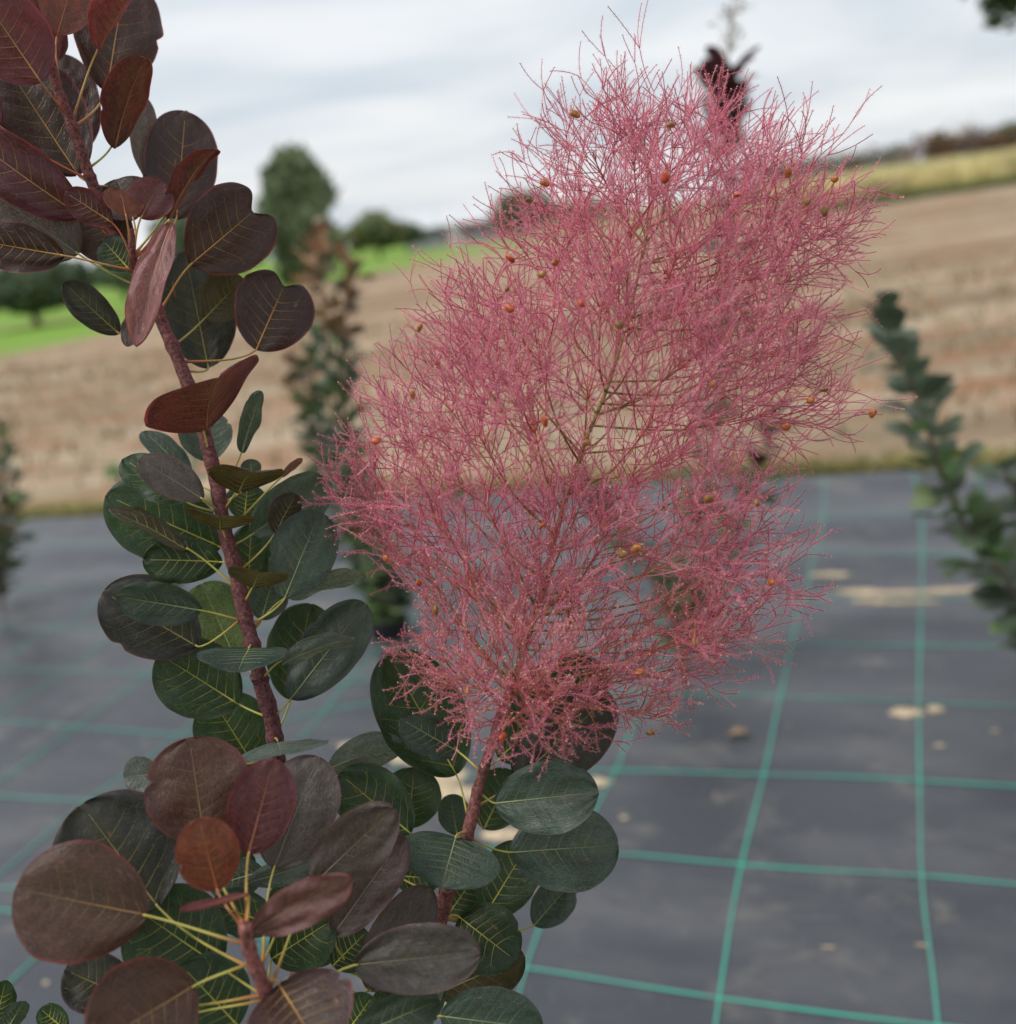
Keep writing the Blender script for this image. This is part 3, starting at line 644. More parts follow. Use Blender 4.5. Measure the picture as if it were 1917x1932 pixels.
# reg, base x,y, tip x,y, visible width, colour, depth of base and tip (cm off the stem), stem, petiole foot, options
LEAVES = [
 ('A', 225,450, -110,-40, 430, 'R', -3,-5, 'L', (390,640), {}),
 ('A', 310,200, 430,-210, 310, 'O', -1,1, 'L', (345,560), {}),
 ('A', 590,470, 690,-150, 470, 'P', 3,5, 'L', (430,690), {'f':.05}),
 ('A', 535,270, 720,-60, 150, 'R2', 0,-1, 'L', (415,650), {'r':55,'f':.5}),
 ('A', 610,800, 800,308, 230, 'Q', 0,-2, 'L', (500,910), {'r':38,'b':-.10,'f':.25}),
 ('A', 785,975, 735,475, 165, 'V', 3,4, 'L', (510,1010), {'r':45}),
 ('A', 965,1195, 1015,598, 400, 'P', 3,5, 'S', (735,1400), {'f':.02}),
 ('A', 895,1185, 1165,792, 120, 'Q', 0,-1, 'S', (730,1400), {'r':58,'f':.4}),
 ('A', 1042,1447, 1455,1095, 470, 'P', 0,1, 'L', (890,1690), {'n':.17,'p':1.25,'f':.06}),
 ('A', 1115,1745, 1330,1520, 250, 'Y', 3,4, 'L', (955,1880), {}),
 ('A', 1400,1912, 1580,1500, 440, 'P', 2,3, 'L', (990,1950), {'n':.15,'p':1.2,'w':.045,'f':.04}),
 ('A', 1140,2010, 1010,1370, 410, 'D', 5,6, 'L', (1000,2020), {}),
 ('A', 925,1200, 735,1885, 185, 'K', -3,-4, 'S', (730,1430), {'r':30,'f':.35}),
 ('A', 745,1690, 695,1895, 100, 'V', -3,-3, 'L', (850,1680), {'r':30}),
 ('A', 650,1822, 338,1548, 190, 'D', 2,1, 'L', (840,1700), {'b':-.05}),
 ('A', 610,1215, 355,1050, 180, 'R', -2,-3, 'S', (715,1420), {'w':.05}),
 ('A', 690,1185, 655,1030, 200, 'O', -2.5,-2, 'S', (715,1420), {'w':.06,'r':30}),
 ('A', 770,1190, 880,985, 230, 'R2', -1.5,-1, 'S', (730,1420), {'w':.06}),
 ('A', 690,1400, 470,1160, 330, 'P', 1,1, 'S', (715,1440), {}),
 ('A', 705,1470, 560,1310, 190, 'G', 0,0, 'S', (725,1480), {'w':.04}),
 ('A', 730,1200, 640,975, 300, 'P', 0,1, 'S', (720,1420), {'w':.04}),
 ('A', 430,1180, -210,720, 330, 'R', -1,-3, 'L', (620,1290), {}),
 ('A', 428,1388, -170,960, 480, 'V', 0,-1, 'L', (735,1630), {'c':.02}),
 ('A', 350,1397, -150,1310, 270, 'P', -2,-3, 'S', (715,1480), {}),
 ('A', 430,960, -10,290, 520, 'P', 1,1, 'L', (480,1000), {}),
 ('A', 0,690, -420,330, 340, 'R', -1,-2, 'L', (470,990), {}),
 ('A', 440,830, 300,290, 340, 'P', 4,5, 'L', (455,860), {}),
 ('A', 300,330, 180,-30, 200, 'R2', 0,0, 'L', (330,470), {'r':40}),
 ('B', 1012,542, 1070,285, 500, 'Q', -1.2,-5, 'L', (1045,700), {'lat':(240,-150),'f':.25,'p':1.0}),
 ('B', 1040,722, 1000,478, 270, 'B', 2,3, 'L', (1050,740), {}),
 ('B', 1200,680, 1297,373, 95, 'B', 1,1, 'L', (1110,920), {'r':35}),
 ('B', 950,810, 715,560, 135, 'B', 2,3, 'L', (1060,900), {'r':40}),
 ('B', 925,925, 615,710, 220, 'G', 0,1, 'L', (1070,980), {'r':15}),
 ('B', 1010,912, 690,712, 190, 'V', -1,-1.5, 'L', (1080,970), {'r':30}),
 ('B', 1095,1150, 520,890, 400, 'G', 3,2, 'L', (1120,1180), {}),
 ('B', 940,1162, 545,955, 105, 'Y', 0,-1.5, 'L', (1150,1380), {'r':58}),
 ('B', 1105,1225, 708,1200, 230, 'G', 1,0, 'L', (1135,1235), {'b':.06}),
 ('B', 1188,856, 1262,752, 350, 'Y', -1,-4.5, 'L', (1118,990), {'lat':(176,8),'f':.2,'p':1.0}),
 ('B', 1250,805, 1245,712, 100, 'B', 3,3, 'L', (1105,960), {}),
 ('B', 1400,800, 1502,708, 40, 'M', 2,2, 'L', (1170,1060), {'r':50}),
 ('B', 1250,1090, 1635,815, 270, 'B', 2,4, 'L', (1160,1150), {}),
 ('B', 1365,1085, 1470,885, 150, 'D', 1,1.5, 'L', (1190,1260), {'r':30}),
 ('B', 1215,1015, 1230,835, 200, 'G', 4,4, 'L', (1120,1060), {}),
 ('B', 1415,1405, 1590,975, 335, 'B', 0,2, 'L', (1275,1545), {'f':.05}),
 ('B', 1440,1390, 1812,1272, 95, 'S', 1,2, 'L', (1280,1560), {'r':45,'w':.05}),
 ('B', 1098,1042, 1090,975, 330, 'Y', -1,-4.5, 'L', (1128,1160), {'lat':(160,20),'f':.15,'p':1.0}),
 ('B', 1262,1335, 1300,1258, 300, 'Y', -1,-4, 'L', (1215,1440), {'lat':(145,22),'f':.15,'p':1.0}),
 ('B', 1230,1400, 1250,1030, 210, 'G', 4,5, 'L', (1215,1480), {}),
 ('B', 1300,1510, 1360,1300, 200, 'B', 3,4, 'L', (1235,1580), {}),
 ('B', 1165,1690, 1000,1325, 320, 'L', 4,5, 'L', (1245,1790), {}),
 ('B', 985,1645, 510,1370, 380, 'D', 1,0, 'L', (1195,1500), {'f':.22}),
 ('B', 1002,1465, 580,1395, 215, 'B', -1,-3, 'L', (1190,1532), {}),
 ('B', 1240,1645, 1180,1765, 440, 'B', -1,-4, 'L', (1248,1635), {'lat':(217,-4),'f':.12,'p':1.0}),
 ('B', 1185,1930, 790,1680, 380, 'G', 2,1, 'L', (1325,2020), {}),
 ('B', 1445,1905, 1545,1425, 350, 'G', 3,5, 'L', (1360,2080), {}),
 ('B', 1445,1905, 1815,1430, 310, 'B', 0,2, 'L', (1345,2010), {}),
 ('B', 1400,1715, 1762,1588, 95, 'S', -1,-1.5, 'L', (1318,1795), {'r':48}),
 ('C', 1390,560, 1140,165, 410, 'G', 4,4, 'L', (1480,420), {}),
 ('C', 1500,400, 1520,468, 520, 'S', -1,-4, 'L', (1475,380), {'lat':(260,-48),'f':-.1,'p':1.0,'w':.05}),
 ('C', 1112,962, 1022,383, 550, 'N', -9,-8, 'B', (1325,1420), {'f':.04}),
 ('C', 1343,1020, 1480,505, 350, 'R2', -11,-11, 'B', (1345,1440), {'f':.06}),
 ('C', 1480,1095, 1720,485, 440, 'V', -7,-5, 'B', (1440,1680), {'f':.05}),
 ('C', 1178,1220, 1075,825, 335, 'O', -12.5,-13, 'B', (1310,1440), {'f':.05,'w':.03}),
 ('C', 855,1300, 440,745, 660, 'D', -9,-8, 'B', (1400,1640), {'f':.04}),
 ('C', 795,1347, 75,1200, 610, 'N', -12,-13, 'B', (1305,1495), {'f':.12}),
 ('C', 1190,1625, 720,1300, 520, 'G', -8,-8, 'B', (1430,1800), {}),
 ('C', 1500,1405, 1140,1280, 240, 'G', -6,-6, 'B', (1400,1640), {}),
 ('C', 1345,1238, 975,1328, 50, 'R2', -13,-15, 'B', (1330,1430), {'r':60}),
 ('C', 1365,1425, 1900,1140, 240, 'M', -12.5,-14, 'B', (1345,1475), {'r':20}),
 ('C', 710,1800, 350,1640, 310, 'D', -7,-7, 'B', (1420,1790), {}),
 ('C', 1060,1722, 480,2070, 580, 'N', -13,-16, 'B', (1335,1600), {'f':.2}),
 ('C', 1500,1700, 1740,2090, 590, 'P', -13,-16, 'B', (1420,1690), {'f':.12}),
 ('C', 1290,1945, 985,1620, 430, 'G', -9,-9, 'B', (1480,1880), {}),
 ('C', 1010,1885, 600,2000, 300, 'G', -10,-11, 'B', (1440,1790), {}),
 ('C', -30,1960, 30,1700, 160, 'G', -3,-3, 'B', (1560,2050), {}),
 ('C', 20,1990, 135,1805, 110, 'B', -4,-4, 'B', (1560,2050), {'r':20}),
 ('C', 360,1970, 215,1850, 140, 'G', -4,-4, 'B', (1560,2050), {}),
 ('C', 860,580, 665,600, 215, 'S', -1,-1, 'L', (1490,500), {'w':.05}),
 ('C', 1420,1108, 1130,1190, 230, 'B', -3,-3, 'L', (1590,1150), {}),
 ('C', 1330,1175, 1730,1050, 140, 'S', -4,-4, 'L', (1600,1200), {'r':30}),
 ('C', 1470,1580, 1800,1370, 330, 'G', -5,-5, 'B', (1440,1750), {}),
 ('C', 1250,1180, 1310,960, 200, 'G', -2,-2, 'L', (1580,1120), {}),
 ('C', 1500,1340, 1600,1180, 200, 'G', 0,0, 'L', (1610,1300), {}),
 ('D', 705,905, 320,580, 360, 'G', 0,1, 'P', (960,1040), {}),
 ('D', 690,875, 725,545, 320, 'G', 2,3, 'P', (950,1090), {}),
 ('D', 950,585, 580,-70, 480, 'G', 2,3, 'P', (1020,860), {}),
 ('D', 962,462, 650,285, 230, 'B', 0,-1, 'P', (1092,560), {'f':.2}),
 ('D', 1180,500, 1730,-20, 430, 'G', 3,5, 'P', (1100,560), {}),
 ('D', 1270,620, 1790,150, 430, 'D', 2,3, 'P', (1050,760), {}),
 ('D', 1160,740, 1725,680, 375, 'B', -2,-4, 'P', (1085,680), {'f':.15}),
 ('D', 1245,1005, 1830,965, 450, 'B', 0,1, 'P', (1000,930), {'f':.06}),
 ('D', 950,915, 870,1190, 540, 'B', -3,-5, 'P', (1015,898), {'lat':(268,75),'f':.15,'p':1.0}),
 ('D', 955,910, 915,690, 170, 'B', 3,4, 'P', (1000,930), {}),
 ('D', 1100,880, 1250,560, 300, 'G', 4,5, 'P', (1050,760), {}),
 ('D', 1105,1345, 1340,960, 330, 'G', 2,3, 'P', (880,1350), {}),
 ('D', 1370,1400, 1570,1170, 220, 'B', 3,4, 'P', (870,1370), {}),
 ('D', 960,1350, 1270,1590, 370, 'G', 0,-2, 'P', (872,1350), {}),
 ('D', 398,1615, 1078,1545, 355, 'E', -10,-11, 'B', (-60,1900), {'f':.2}),
 ('D', 460,1760, 800,1200, 320, 'V', -4,-3, 'P', (810,1600), {}),
 ('D', 290,1445, 670,910, 290, 'V', -5,-5, 'P', (700,1950), {}),
 ('D', 170,1185, 612,765, 330, 'V', -8,-9, 'B', (-120,1780), {'f':.1}),
 ('D', 400,2000, 865,1800, 240, 'B', -8,-9, 'P', (785,1930), {}),
 ('D', 865,1890, 1420,1960, 350, 'B', -5,-6, 'P', (790,1900), {}),
 ('D', 850,1770, 1320,1560, 300, 'Y', 0,0, 'P', (800,1780), {'pc':YV}),
 ('D', 480,1930, 880,1720, 320, 'G', -3,-3, 'P', (790,1900), {}),
 ('D', 280,1620, 470,1430, 260, 'G', -4,-3, 'P', (800,1780), {}),
 ('D', 900,1350, 1070,1110, 270, 'G', 3,4, 'P', (880,1320), {}),
 ('D', 250,545, 660,410, 190, 'S', 1,2, 'L', (-20,480), {'r':30}),
 ('D', 350,1990, 500,1780, 220, 'G', -6,-6, 'B', (60,2000), {}),
 ('D', 620,1130, 860,1150, 200, 'G', 1,1, 'P', (890,1250), {}),
 ('D', 50,1560, 300,1400, 300, 'G', -3,-3, 'P', (780,1950), {}),
]
for it in LEAVES:
    reg, bx, by, tx, ty, w, ck, db, dt, sid, foot, o = it
    k = REG[reg][2]
    b2, t2 = px(reg, bx, by), px(reg, tx, ty)
    dB, dT = D0 + db / 100, D0 + dt / 100
    B = P(*b2, dB); T = P(*t2, dT); ax = T - B
    vd = (B - CAM).normalized()
    if 'lat' in o:
        lx, ly = o['lat']; l3 = (_R * lx - _U * ly) * (k * dB / FPX)
        dn = ax.dot(_F); l3 = l3 - _F * (ax.dot(l3) / dn) * .6
        lat = l3; W = 2 * l3.length
    else:
        e2 = ax.cross(vd).normalized(); r = math.radians(o.get('r', 0) + rnd(-6, 6))
        lat = e2 * math.cos(r) + ax.normalized().cross(e2) * math.sin(r)
        W = w * k * dB / FPX / max(.35, math.cos(r))
        W = min(W, ax.length * 1.25)
    # upper surface towards the sky
    if ax.cross(lat).z < 0: lat = -lat
    c = LC[ck]; j_ = rnd(.85, 1.15); c = (c[0] * j_ * rnd(.93, 1.07), c[1] * j_ * rnd(.93, 1.07), c[2] * j_ * rnd(.93, 1.07))
    c = (*c, .8 if ck in ('R', 'R2', 'O', 'N', 'M', 'P', 'Q', 'K') else (.35 if ck in ('V', 'E', 'D') else .12))
    o.setdefault('pc', PCOL.get(ck, (.36, .325, .075)))
    make_leaf(bush, B, ax, lat, W, c, VC[ck], o, attach_on(sid, *px(reg, *foot)))

# ------------------------------------------------------------------ the pink plume
rach = [(968, 1290, .61), (1000, 1190, .615), (1022, 1110, .62), (1048, 1010, .62), (1075, 920, .62), (1102, 840, .62), (1150, 720, .62), (1185, 600, .62), (1212, 480, .62), (1225, 380, .62), (1215, 260, .615)]
rp3 = [P(*q) for q in rach]
def catmull(pts, n_=6):
    o_ = []; k = len(pts)
    for i in range(k - 1):
        p0, p1, p2, p3 = pts[max(i-1, 0)], pts[i], pts[i+1], pts[min(i+2, k-1)]
        for q in range(n_):
            q /= n_; o_.append(.5 * ((2*p1) + (p2-p0)*q + (2*p0-5*p1+4*p2-p3)*q*q + (-p0+3*p1-3*p2+p3)*q**3))
    o_.append(pts[-1]); return o_
RF = catmull(rp3)
mb = MB(); n_ = len(RF)
mb.tube(RF, [.0018 - .0012 * i / n_ for i in range(n_)], 8, [tuple(a + (b_ - a) * min(1, i / n_ * 1.4) for a, b_ in zip((.20, .21, .045), (.24, .19, .06))) for i in range(n_)])
plume = mb.build('flower_plume', M_STEM, bush)
LOBES = [(1185,225,0,115),(1105,260,2,105),(1285,240,-1,110),(1380,275,2,110),(1470,320,0,120),(1560,365,0,115),(1062,330,0,105),(1195,330,-3,125),(1320,390,-5,130),(1455,450,-3,135),(1555,490,2,120),
 (1010,470,0,110),(905,545,0,115),(850,610,3,105),(990,590,-4,120),(1130,490,-5,120),(1250,550,-6,130),(1390,590,-5,135),(1520,620,0,125),(800,690,0,105),(735,790,0,100),(860,740,-5,120),(985,715,-6,120),(1120,650,-6,115),(1290,710,-6,130),(1430,730,-4,135),(1530,750,0,110),
 (690,890,0,90),(780,890,-5,110),(885,870,-5,110),(760,1000,0,105),(860,1020,-3,100),(985,880,5,105),(1240,840,-3,115),(1370,870,-5,125),(1440,980,0,110),(1325,1010,-4,110),(1420,1100,0,105),(1300,1140,-3,105),(1215,990,4,95),(1385,1170,1,85),
 (840,1120,0,95),(890,1220,-4,95),(985,1140,-2,90),(960,1270,-6,85),(1050,1220,-5,95),(1135,1170,0,100),(1070,1310,-5,75),(1235,1250,0,80),(870,1290,-3,75),(930,1330,-5,75),(1010,1350,-4,75),(1180,1320,-1,75),(1265,1340,0,60),(1110,1370,-3,60),(820,1260,-2,70),(960,1380,-5,60),(1330,1240,1,75),(640,900,1,60),(1600,420,0,75),(1060,960,-3,85),(1120,880,-2,85),(1090,1060,-3,80),(1010,970,1,85),(1160,1000,1,80),(1170,930,-4,80),(1450,1170,0,85),(1340,1180,-2,90),(1200,1240,-2,85),(780,1180,0,85),(1460,1050,1,90),(700,960,0,85),(1000,1060,-3,80),(930,1100,3,85),(1120,1100,3,85),
 (1150,420,6,120),(1300,480,7,130),(1050,560,7,120),(900,680,7,110),(1200,700,7,120),(1400,680,7,130),(820,830,6,110),(1000,780,7,110),(1330,820,7,120),(1240,280,5,110),(1400,390,6,120),(1360,1080,5,100),(800,1060,5,90),(1500,560,5,110),
 (1380,480,1,120),(1080,420,1,110),(950,640,1,110),(1340,620,1,120),(1480,690,2,120),(1180,560,2,110),(840,960,1,100),(1380,960,1,105),(1480,400,3,110)]
PINKS = [(.70, .13, .215), (.82, .24, .34), (.54, .055, .12), (.88, .33, .42), (.70, .17, .19), (.44, .035, .09), (.76, .16, .29), (.66, .10, .19)]
ORNG = [(.56, .14, .10), (.54, .18, .09), (.62, .16, .13)]
NODES = []
lim_low = False
def grow(mb, hb, tips, p, d, L, r, lev, cA, lim_c, lim_r, up):
    """one filament: curved, then it forks into thinner ones"""
    n_ = 5; pts = [p]; q = p.copy(); dd = d.copy()
    bend = V((random.gauss(0, 1), random.gauss(0, 1), random.gauss(0, 1))) * .09 + up * .03
    for i in range(n_):
        dd = (dd + bend).normalized(); q = q + dd * (L / n_); pts.append(q.copy())
    r1 = r * .86
    cB = random.choice(PINKS)
    if lim_low and random.random() < .45: cB = random.choice(ORNG)
    mb.tube(pts, [r + (r1 - r) * i / n_ for i in range(n_ + 1)], 3 if lev >= 2 else 5, [tuple(a + (b_ - a) * min(1, i / n_ + .2 * lev) for a, b_ in zip(cA, cB)) for i in range(n_ + 1)], cap=False)
    NODES.append(pts[2])
    if lev >= 2:
        nh = int(L / .00028)
        for _ in range(nh):
            i = random.randrange(n_); s_ = pts[i].lerp(pts[i+1], random.random()); t_ = (pts[i+1] - pts[i]).normalized()
            o_ = t_.orthogonal(); o_.rotate(Matrix.Rotation(rnd(0, 6.28), 3, t_)); h_ = (o_ + t_ * rnd(0, .8)).normalized() * rnd(.0008, .0025)
            w_ = t_ * .00008
            b0 = len(hb.v); hb.v += [s_ - w_, s_ + w_, s_ + h_]; hb.f.append((b0, b0 + 1, b0 + 2))
    out_ = (q - lim_c).length / lim_r
    if lev >= 4 or (lev == 3 and random.random() < .72) or (lev >= 2 and out_ > rnd(1.0, 1.45)):
        if random.random() < .55:
            s_ = .00048; b0 = len(tips.v)
            tips.v += [q + V(x) * s_ for x in ((1,0,0),(-1,0,0),(0,1,0),(0,-1,0),(0,0,1),(0,0,-1))]
            tips.f += [tuple(b0 + i for i in t) for t in ((0,2,4),(2,1,4),(1,3,4),(3,0,4),(2,0,5),(1,2,5),(3,1,5),(0,3,5))]
        return
    k = 3 if (lev <= 1 or random.random() < .45) else 2
    a0 = rnd(0, 6.28)
    for j in range(k):
        o_ = dd.orthogonal().normalized(); o_.rotate(Matrix.Rotation(a0 + j * 6.283 / k + rnd(-.4, .4), 3, dd))
        nd = (dd + o_ * rnd(.25, .75) + up * .10).normalized()
        grow(mb, hb, tips, q, nd, L * rnd(.70, 1.1), r1, lev + 1, cB, lim_c, lim_r, up)
UPV = (_U * .75 + V((0, 0, .25))).normalized()
for (lx, ly, lz, lr) in LOBES:
    c = P(lx, ly, .62 + lz / 100); R_ = lr / FPX * .62
    # foot on the axis below the lobe
    fi = min(range(len(RF)), key=lambda i: (RF[i] - c + UPV * (.075 + .01 * math.sin(lx))).length)
    foot = RF[fi]; d0 = (c - foot); base = c - (d0.normalized() + UPV * .25).normalized() * R_ * .75
    mid = foot.lerp(base, .5) - UPV * .006 + V((rnd(-.003, .003), rnd(-.003, .003), 0))
    sp = catmull([foot, mid, base], 5); low = ly > 1100
    mb = MB(); k = len(sp); cs, ce = ((.28, .20, .07), (.46, .14, .10)) if not low else ((.38, .18, .07), (.52, .13, .10))
    mb.tube(sp, [.0008 - .0004 * i / k for i in range(k)], 6, [tuple(a + (b_ - a) * i / k for a, b_ in zip(cs, ce)) for i in range(k)])
    br = mb.build('side_branch', M_STEM, plume)
    fm, hm, tm = MB(), MB(), MB(); lim_low = low
    dmain = (base - mid).normalized()
    nst = 12 if ly < 850 else 9
    for s_ in range(nst):
        o_ = dmain.orthogonal().normalized(); o_.rotate(Matrix.Rotation(s_ * 6.283 / nst + rnd(-.3, .3), 3, dmain))
        start = sp[-1 - (s_ % 3)]
        dd = (dmain * rnd(.4, 1.0) + o_ * rnd(.5, 1.0) + UPV * .15).normalized()
        grow(fm, hm, tm, start, dd, R_ * rnd(.45, .75), .00037, 1, random.choice(ORNG), c, R_, UPV)
    tag(fm.build('filament_tuft', M_FIL, plume), kind='stuff'); tag(hm.build('fine_hair', M_HAIR, plume), kind='stuff')
    if tm.v: tag(tm.build('pale_tip', M_TIP, plume), kind='stuff')
FR = [(1255,335),(1575,338),(1523,380),(1555,398),(1487,325),(1028,345),(998,378),(963,488),(1048,495),(1022,517),(957,545),(1097,573),(1170,613),(792,618),(778,743),(709,832),(1108,836),(1028,795),(1345,725),(1555,735),(1647,779),(1483,805),(1530,755),(1338,942),(1428,948),(1200,1035),(1175,1045),(728,1053),(1022,992),(790,1100),(822,1152),(1455,1098),(1310,1212),(882,1303),(948,1390),(1227,1382),(1265,235),(1085,215),(1208,1268),(961,582),(1390,368)]
# kidney-shaped drupe, shared mesh
def fruit_mesh():
    mb = MB(); nu_, nv_ = 10, 8
    for i in range(nv_ + 1):
        th = math.pi * i / nv_
        for j in range(nu_):
            ph = 2 * math.pi * j / nu_
            x, y, z = math.sin(th) * math.cos(ph), math.sin(th) * math.sin(ph), math.cos(th)
            dent = 1 - .28 * math.exp(-((z - .25) ** 2) / .15) * max(0, x) ** 2
            mb.v.append(V((x * .0014 * dent, y * .00085, z * .0019 * (1 + .15 * x))))
    for i in range(nv_):
        for j in range(nu_):
            a = i * nu_ + j; b_ = i * nu_ + (j + 1) % nu_; mb.f.append((a, b_, b_ + nu_, a + nu_))
    o = mb.build('fruit', M_FRUIT, plume); return o
f0 = fruit_mesh()
FRC = [(.36, .095, .022), (.34, .125, .025), (.27, .115, .025), (.42, .065, .022), (.20, .10, .028)]
for i, (x, y) in enumerate(FR):
    o = f0 if i == 0 else f0.copy()
    if i: COL.objects.link(o); o.parent = plume
    cand = [n for n in NODES if (lambda q: (q[0]-x)**2 + (q[1]-y)**2 < 45**2)(proj(n))] if True else []
    near = min(cand, key=lambda n: proj(n)[2]) if cand else min(NODES, key=lambda n: (lambda q: (q[0]-x)**2 + (q[1]-y)**2)(proj(n)))
    d = proj(near)[2] - .006; p = P(x, y, d)
    s_ = rnd(1.35, 1.95)
    o.matrix_parent_inverse = f0.matrix_parent_inverse
    o.location = p; o.rotation_euler = (rnd(0, 6.28), rnd(0, 6.28), rnd(0, 6.28)); o.scale = (s_, s_, s_); o.color = (*random.choice(FRC), 1)
    st = MB(); st.tube([p, p.lerp(near, .5) - UPV * .001, near], [.0003, .00025, .00022], 5, (.40, .15, .07)); st.build('fruit_stalk', M_STEM, plume)

# ================================================================== OTHER SMOKE BUSHES
def bleaf_mesh(seed):
    random.seed(seed); mb = MB()
    S = leaf_surface(V((.22, 0, 0)), V((.78, 0, 0)), V((0, 1, 0)), .66 + .12 * random.random(), {'f': .18, 'c': .1, 'w': .05, 'seed': seed, 'p': 1.1})
    for i in range(9):
        u = .002 + .996 * (1 - math.cos(math.pi * i / 8)) / 2
        for j in range(5): mb.v.append(S(u, -1 + j / 2))
    for i in range(8):
        for j in range(4):
            a = i * 5 + j; mb.f.append((a, a + 1, a + 6, a + 5))
    mb.tube([V((0, 0, 0)), V((.12, 0, -.01)), S(.05, 0)], [.022, .016, .014], 4)
    me = bpy.data.meshes.new('leaf'); me.from_pydata([tuple(p) for p in mb.v], [], mb.f); me.polygons.foreach_set('use_smooth', [True] * len(me.polygons)); me.materials.append(M_BLEAF); return me
BLM = [bleaf_mesh(s_) for s_ in (3, 5, 8, 11)]
def shrub(base, stems, cols, label, size=.07, step=.016, name='smoke_bush', tipcols=None, low=.25, seed=1, bare=0.12):
    random.seed(seed)
    root = empty(name, base); tag(root, label, 'shrub')
    pinv = Matrix.Translation(base).inverted()
    for si, pts in enumerate(stems):
        fine = catmull(pts, 8); k = len(fine); mb = MB()
        mb.tube(fine, [.007 - .0048 * i / k for i in range(k)], 7, [tuple(a + (b_ - a) * i / k for a, b_ in zip((.16, .13, .10), (.19, .10, .07))) for i in range(k)])
        mb.build('stem', M_STEM, root)
        tot = sum((fine[i+1] - fine[i]).length for i in range(k - 1)); s_ = tot * (bare + rnd(0, .05)); ang = rnd(0, 6.28)
        while s_ < tot:
            acc = 0
            for i in range(k - 1):
                l_ = (fine[i+1] - fine[i]).length
                if acc + l_ >= s_: break
                acc += l_
            p = fine[i].lerp(fine[i+1], (s_ - acc) / l_); t_ = (fine[i+1] - fine[i]).normalized(); q = s_ / tot
            ang += 2.4 + rnd(-.3, .3); o_ = t_.orthogonal().normalized(); o_.rotate(Matrix.Rotation(ang, 3, t_))
            d = (o_ * rnd(.7, 1.0) + t_ * rnd(.15, .8 if q < .9 else 1.6)).normalized()
            x_ = d; side = d.cross(V((0, 0, 1))); side = side.normalized() if side.length > .05 else d.orthogonal().normalized()
            side.rotate(Matrix.Rotation(rnd(-.6, .6), 3, d)); n_ = d.cross(side) * -1
            if n_.z < 0: n_ = -n_; side = -side
            y_ = n_.cross(x_)
            sc = size * rnd(.75, 1.2) * (1 - .35 * q ** 3)
            o = bpy.data.objects.new('leaf', random.choice(BLM)); COL.objects.link(o); o.parent = root; o.matrix_parent_inverse = pinv
            o.matrix_basis = Matrix(((x_.x*sc, y_.x*sc, n_.x*sc, p.x), (x_.y*sc, y_.y*sc, n_.y*sc, p.y), (x_.z*sc, y_.z*sc, n_.z*sc, p.z), (0, 0, 0, 1)))
            cs = tipcols if (tipcols and q > .8) else cols
            c = random.choice(cs); j_ = rnd(.75, 1.25); o.color = (c[0]*j_, c[1]*j_, c[2]*j_, 1)
            s_ += step * rnd(.7, 1.35)
    return root
GB = [(.14, .24, .08), (.11, .155, .085), (.08, .115, .06), (.17, .20, .15), (.13, .17, .075)]
RB = [(.26, .14, .075), (.19, .10, .06), (.38, .23, .10), (.14, .12, .06)]
GZ = .035
# mid plant behind the left stem
mbase = gnd(735, 1200, GZ); Dm = mbase.y
def sp_(base, pts): return [base + V((0, 0, -.03))] + [at_y(x, y, base.y + dy) for x, y, dy in pts]
mid = shrub(mbase, [sp_(mbase, [(720, 1130, 0), (690, 1000, .03), (640, 850, .03), (615, 650, 0), (600, 430, -.02)]),
      sp_(mbase, [(715, 1120, 0), (640, 980, .06), (580, 800, .08), (555, 650, .08)]),
      sp_(mbase, [(740, 1120, 0), (690, 980, -.05), (655, 750, -.05), (650, 480, -.05)]),
      sp_(mbase, [(745, 1140, 0), (720, 1050, -.08), (690, 960, -.1)]),
      sp_(mbase, [(735, 1130, 0), (660, 1000, .1), (600, 820, .1), (590, 560, .08), (585, 460, .08)]), sp_(mbase, [(735, 1130, 0), (680, 960, .02), (640, 700, -.04), (670, 500, -.04)])], GB, 'leafy smoke bush with rusty orange shoot tips behind the plume, black pot at its foot', tipcols=RB, seed=21, step=.013, size=.078, bare=.05)
def pot(base, root):
    m = MB(); n_ = 20; prof = [(.052, 0), (.058, .05), (.062, .05), (.062, .062), (.054, .062), (.050, .045), (0, .043)]
    for r, z in prof:
        for j in range(n_): a = 6.283 * j / n_; m.v.append(base + V((math.cos(a) * r, math.sin(a) * r, z - .008)))
    for i in range(len(prof) - 1):
        for j in range(n_):
            a = i * n_ + j; b_ = i * n_ + (j + 1) % n_; m.f.append((a, b_, b_ + n_, a + n_))
    m.build('pot', simple('black_pot', (.012, .012, .013), .5, .4, .2, 30), root, False)
pot(mbase, mid)
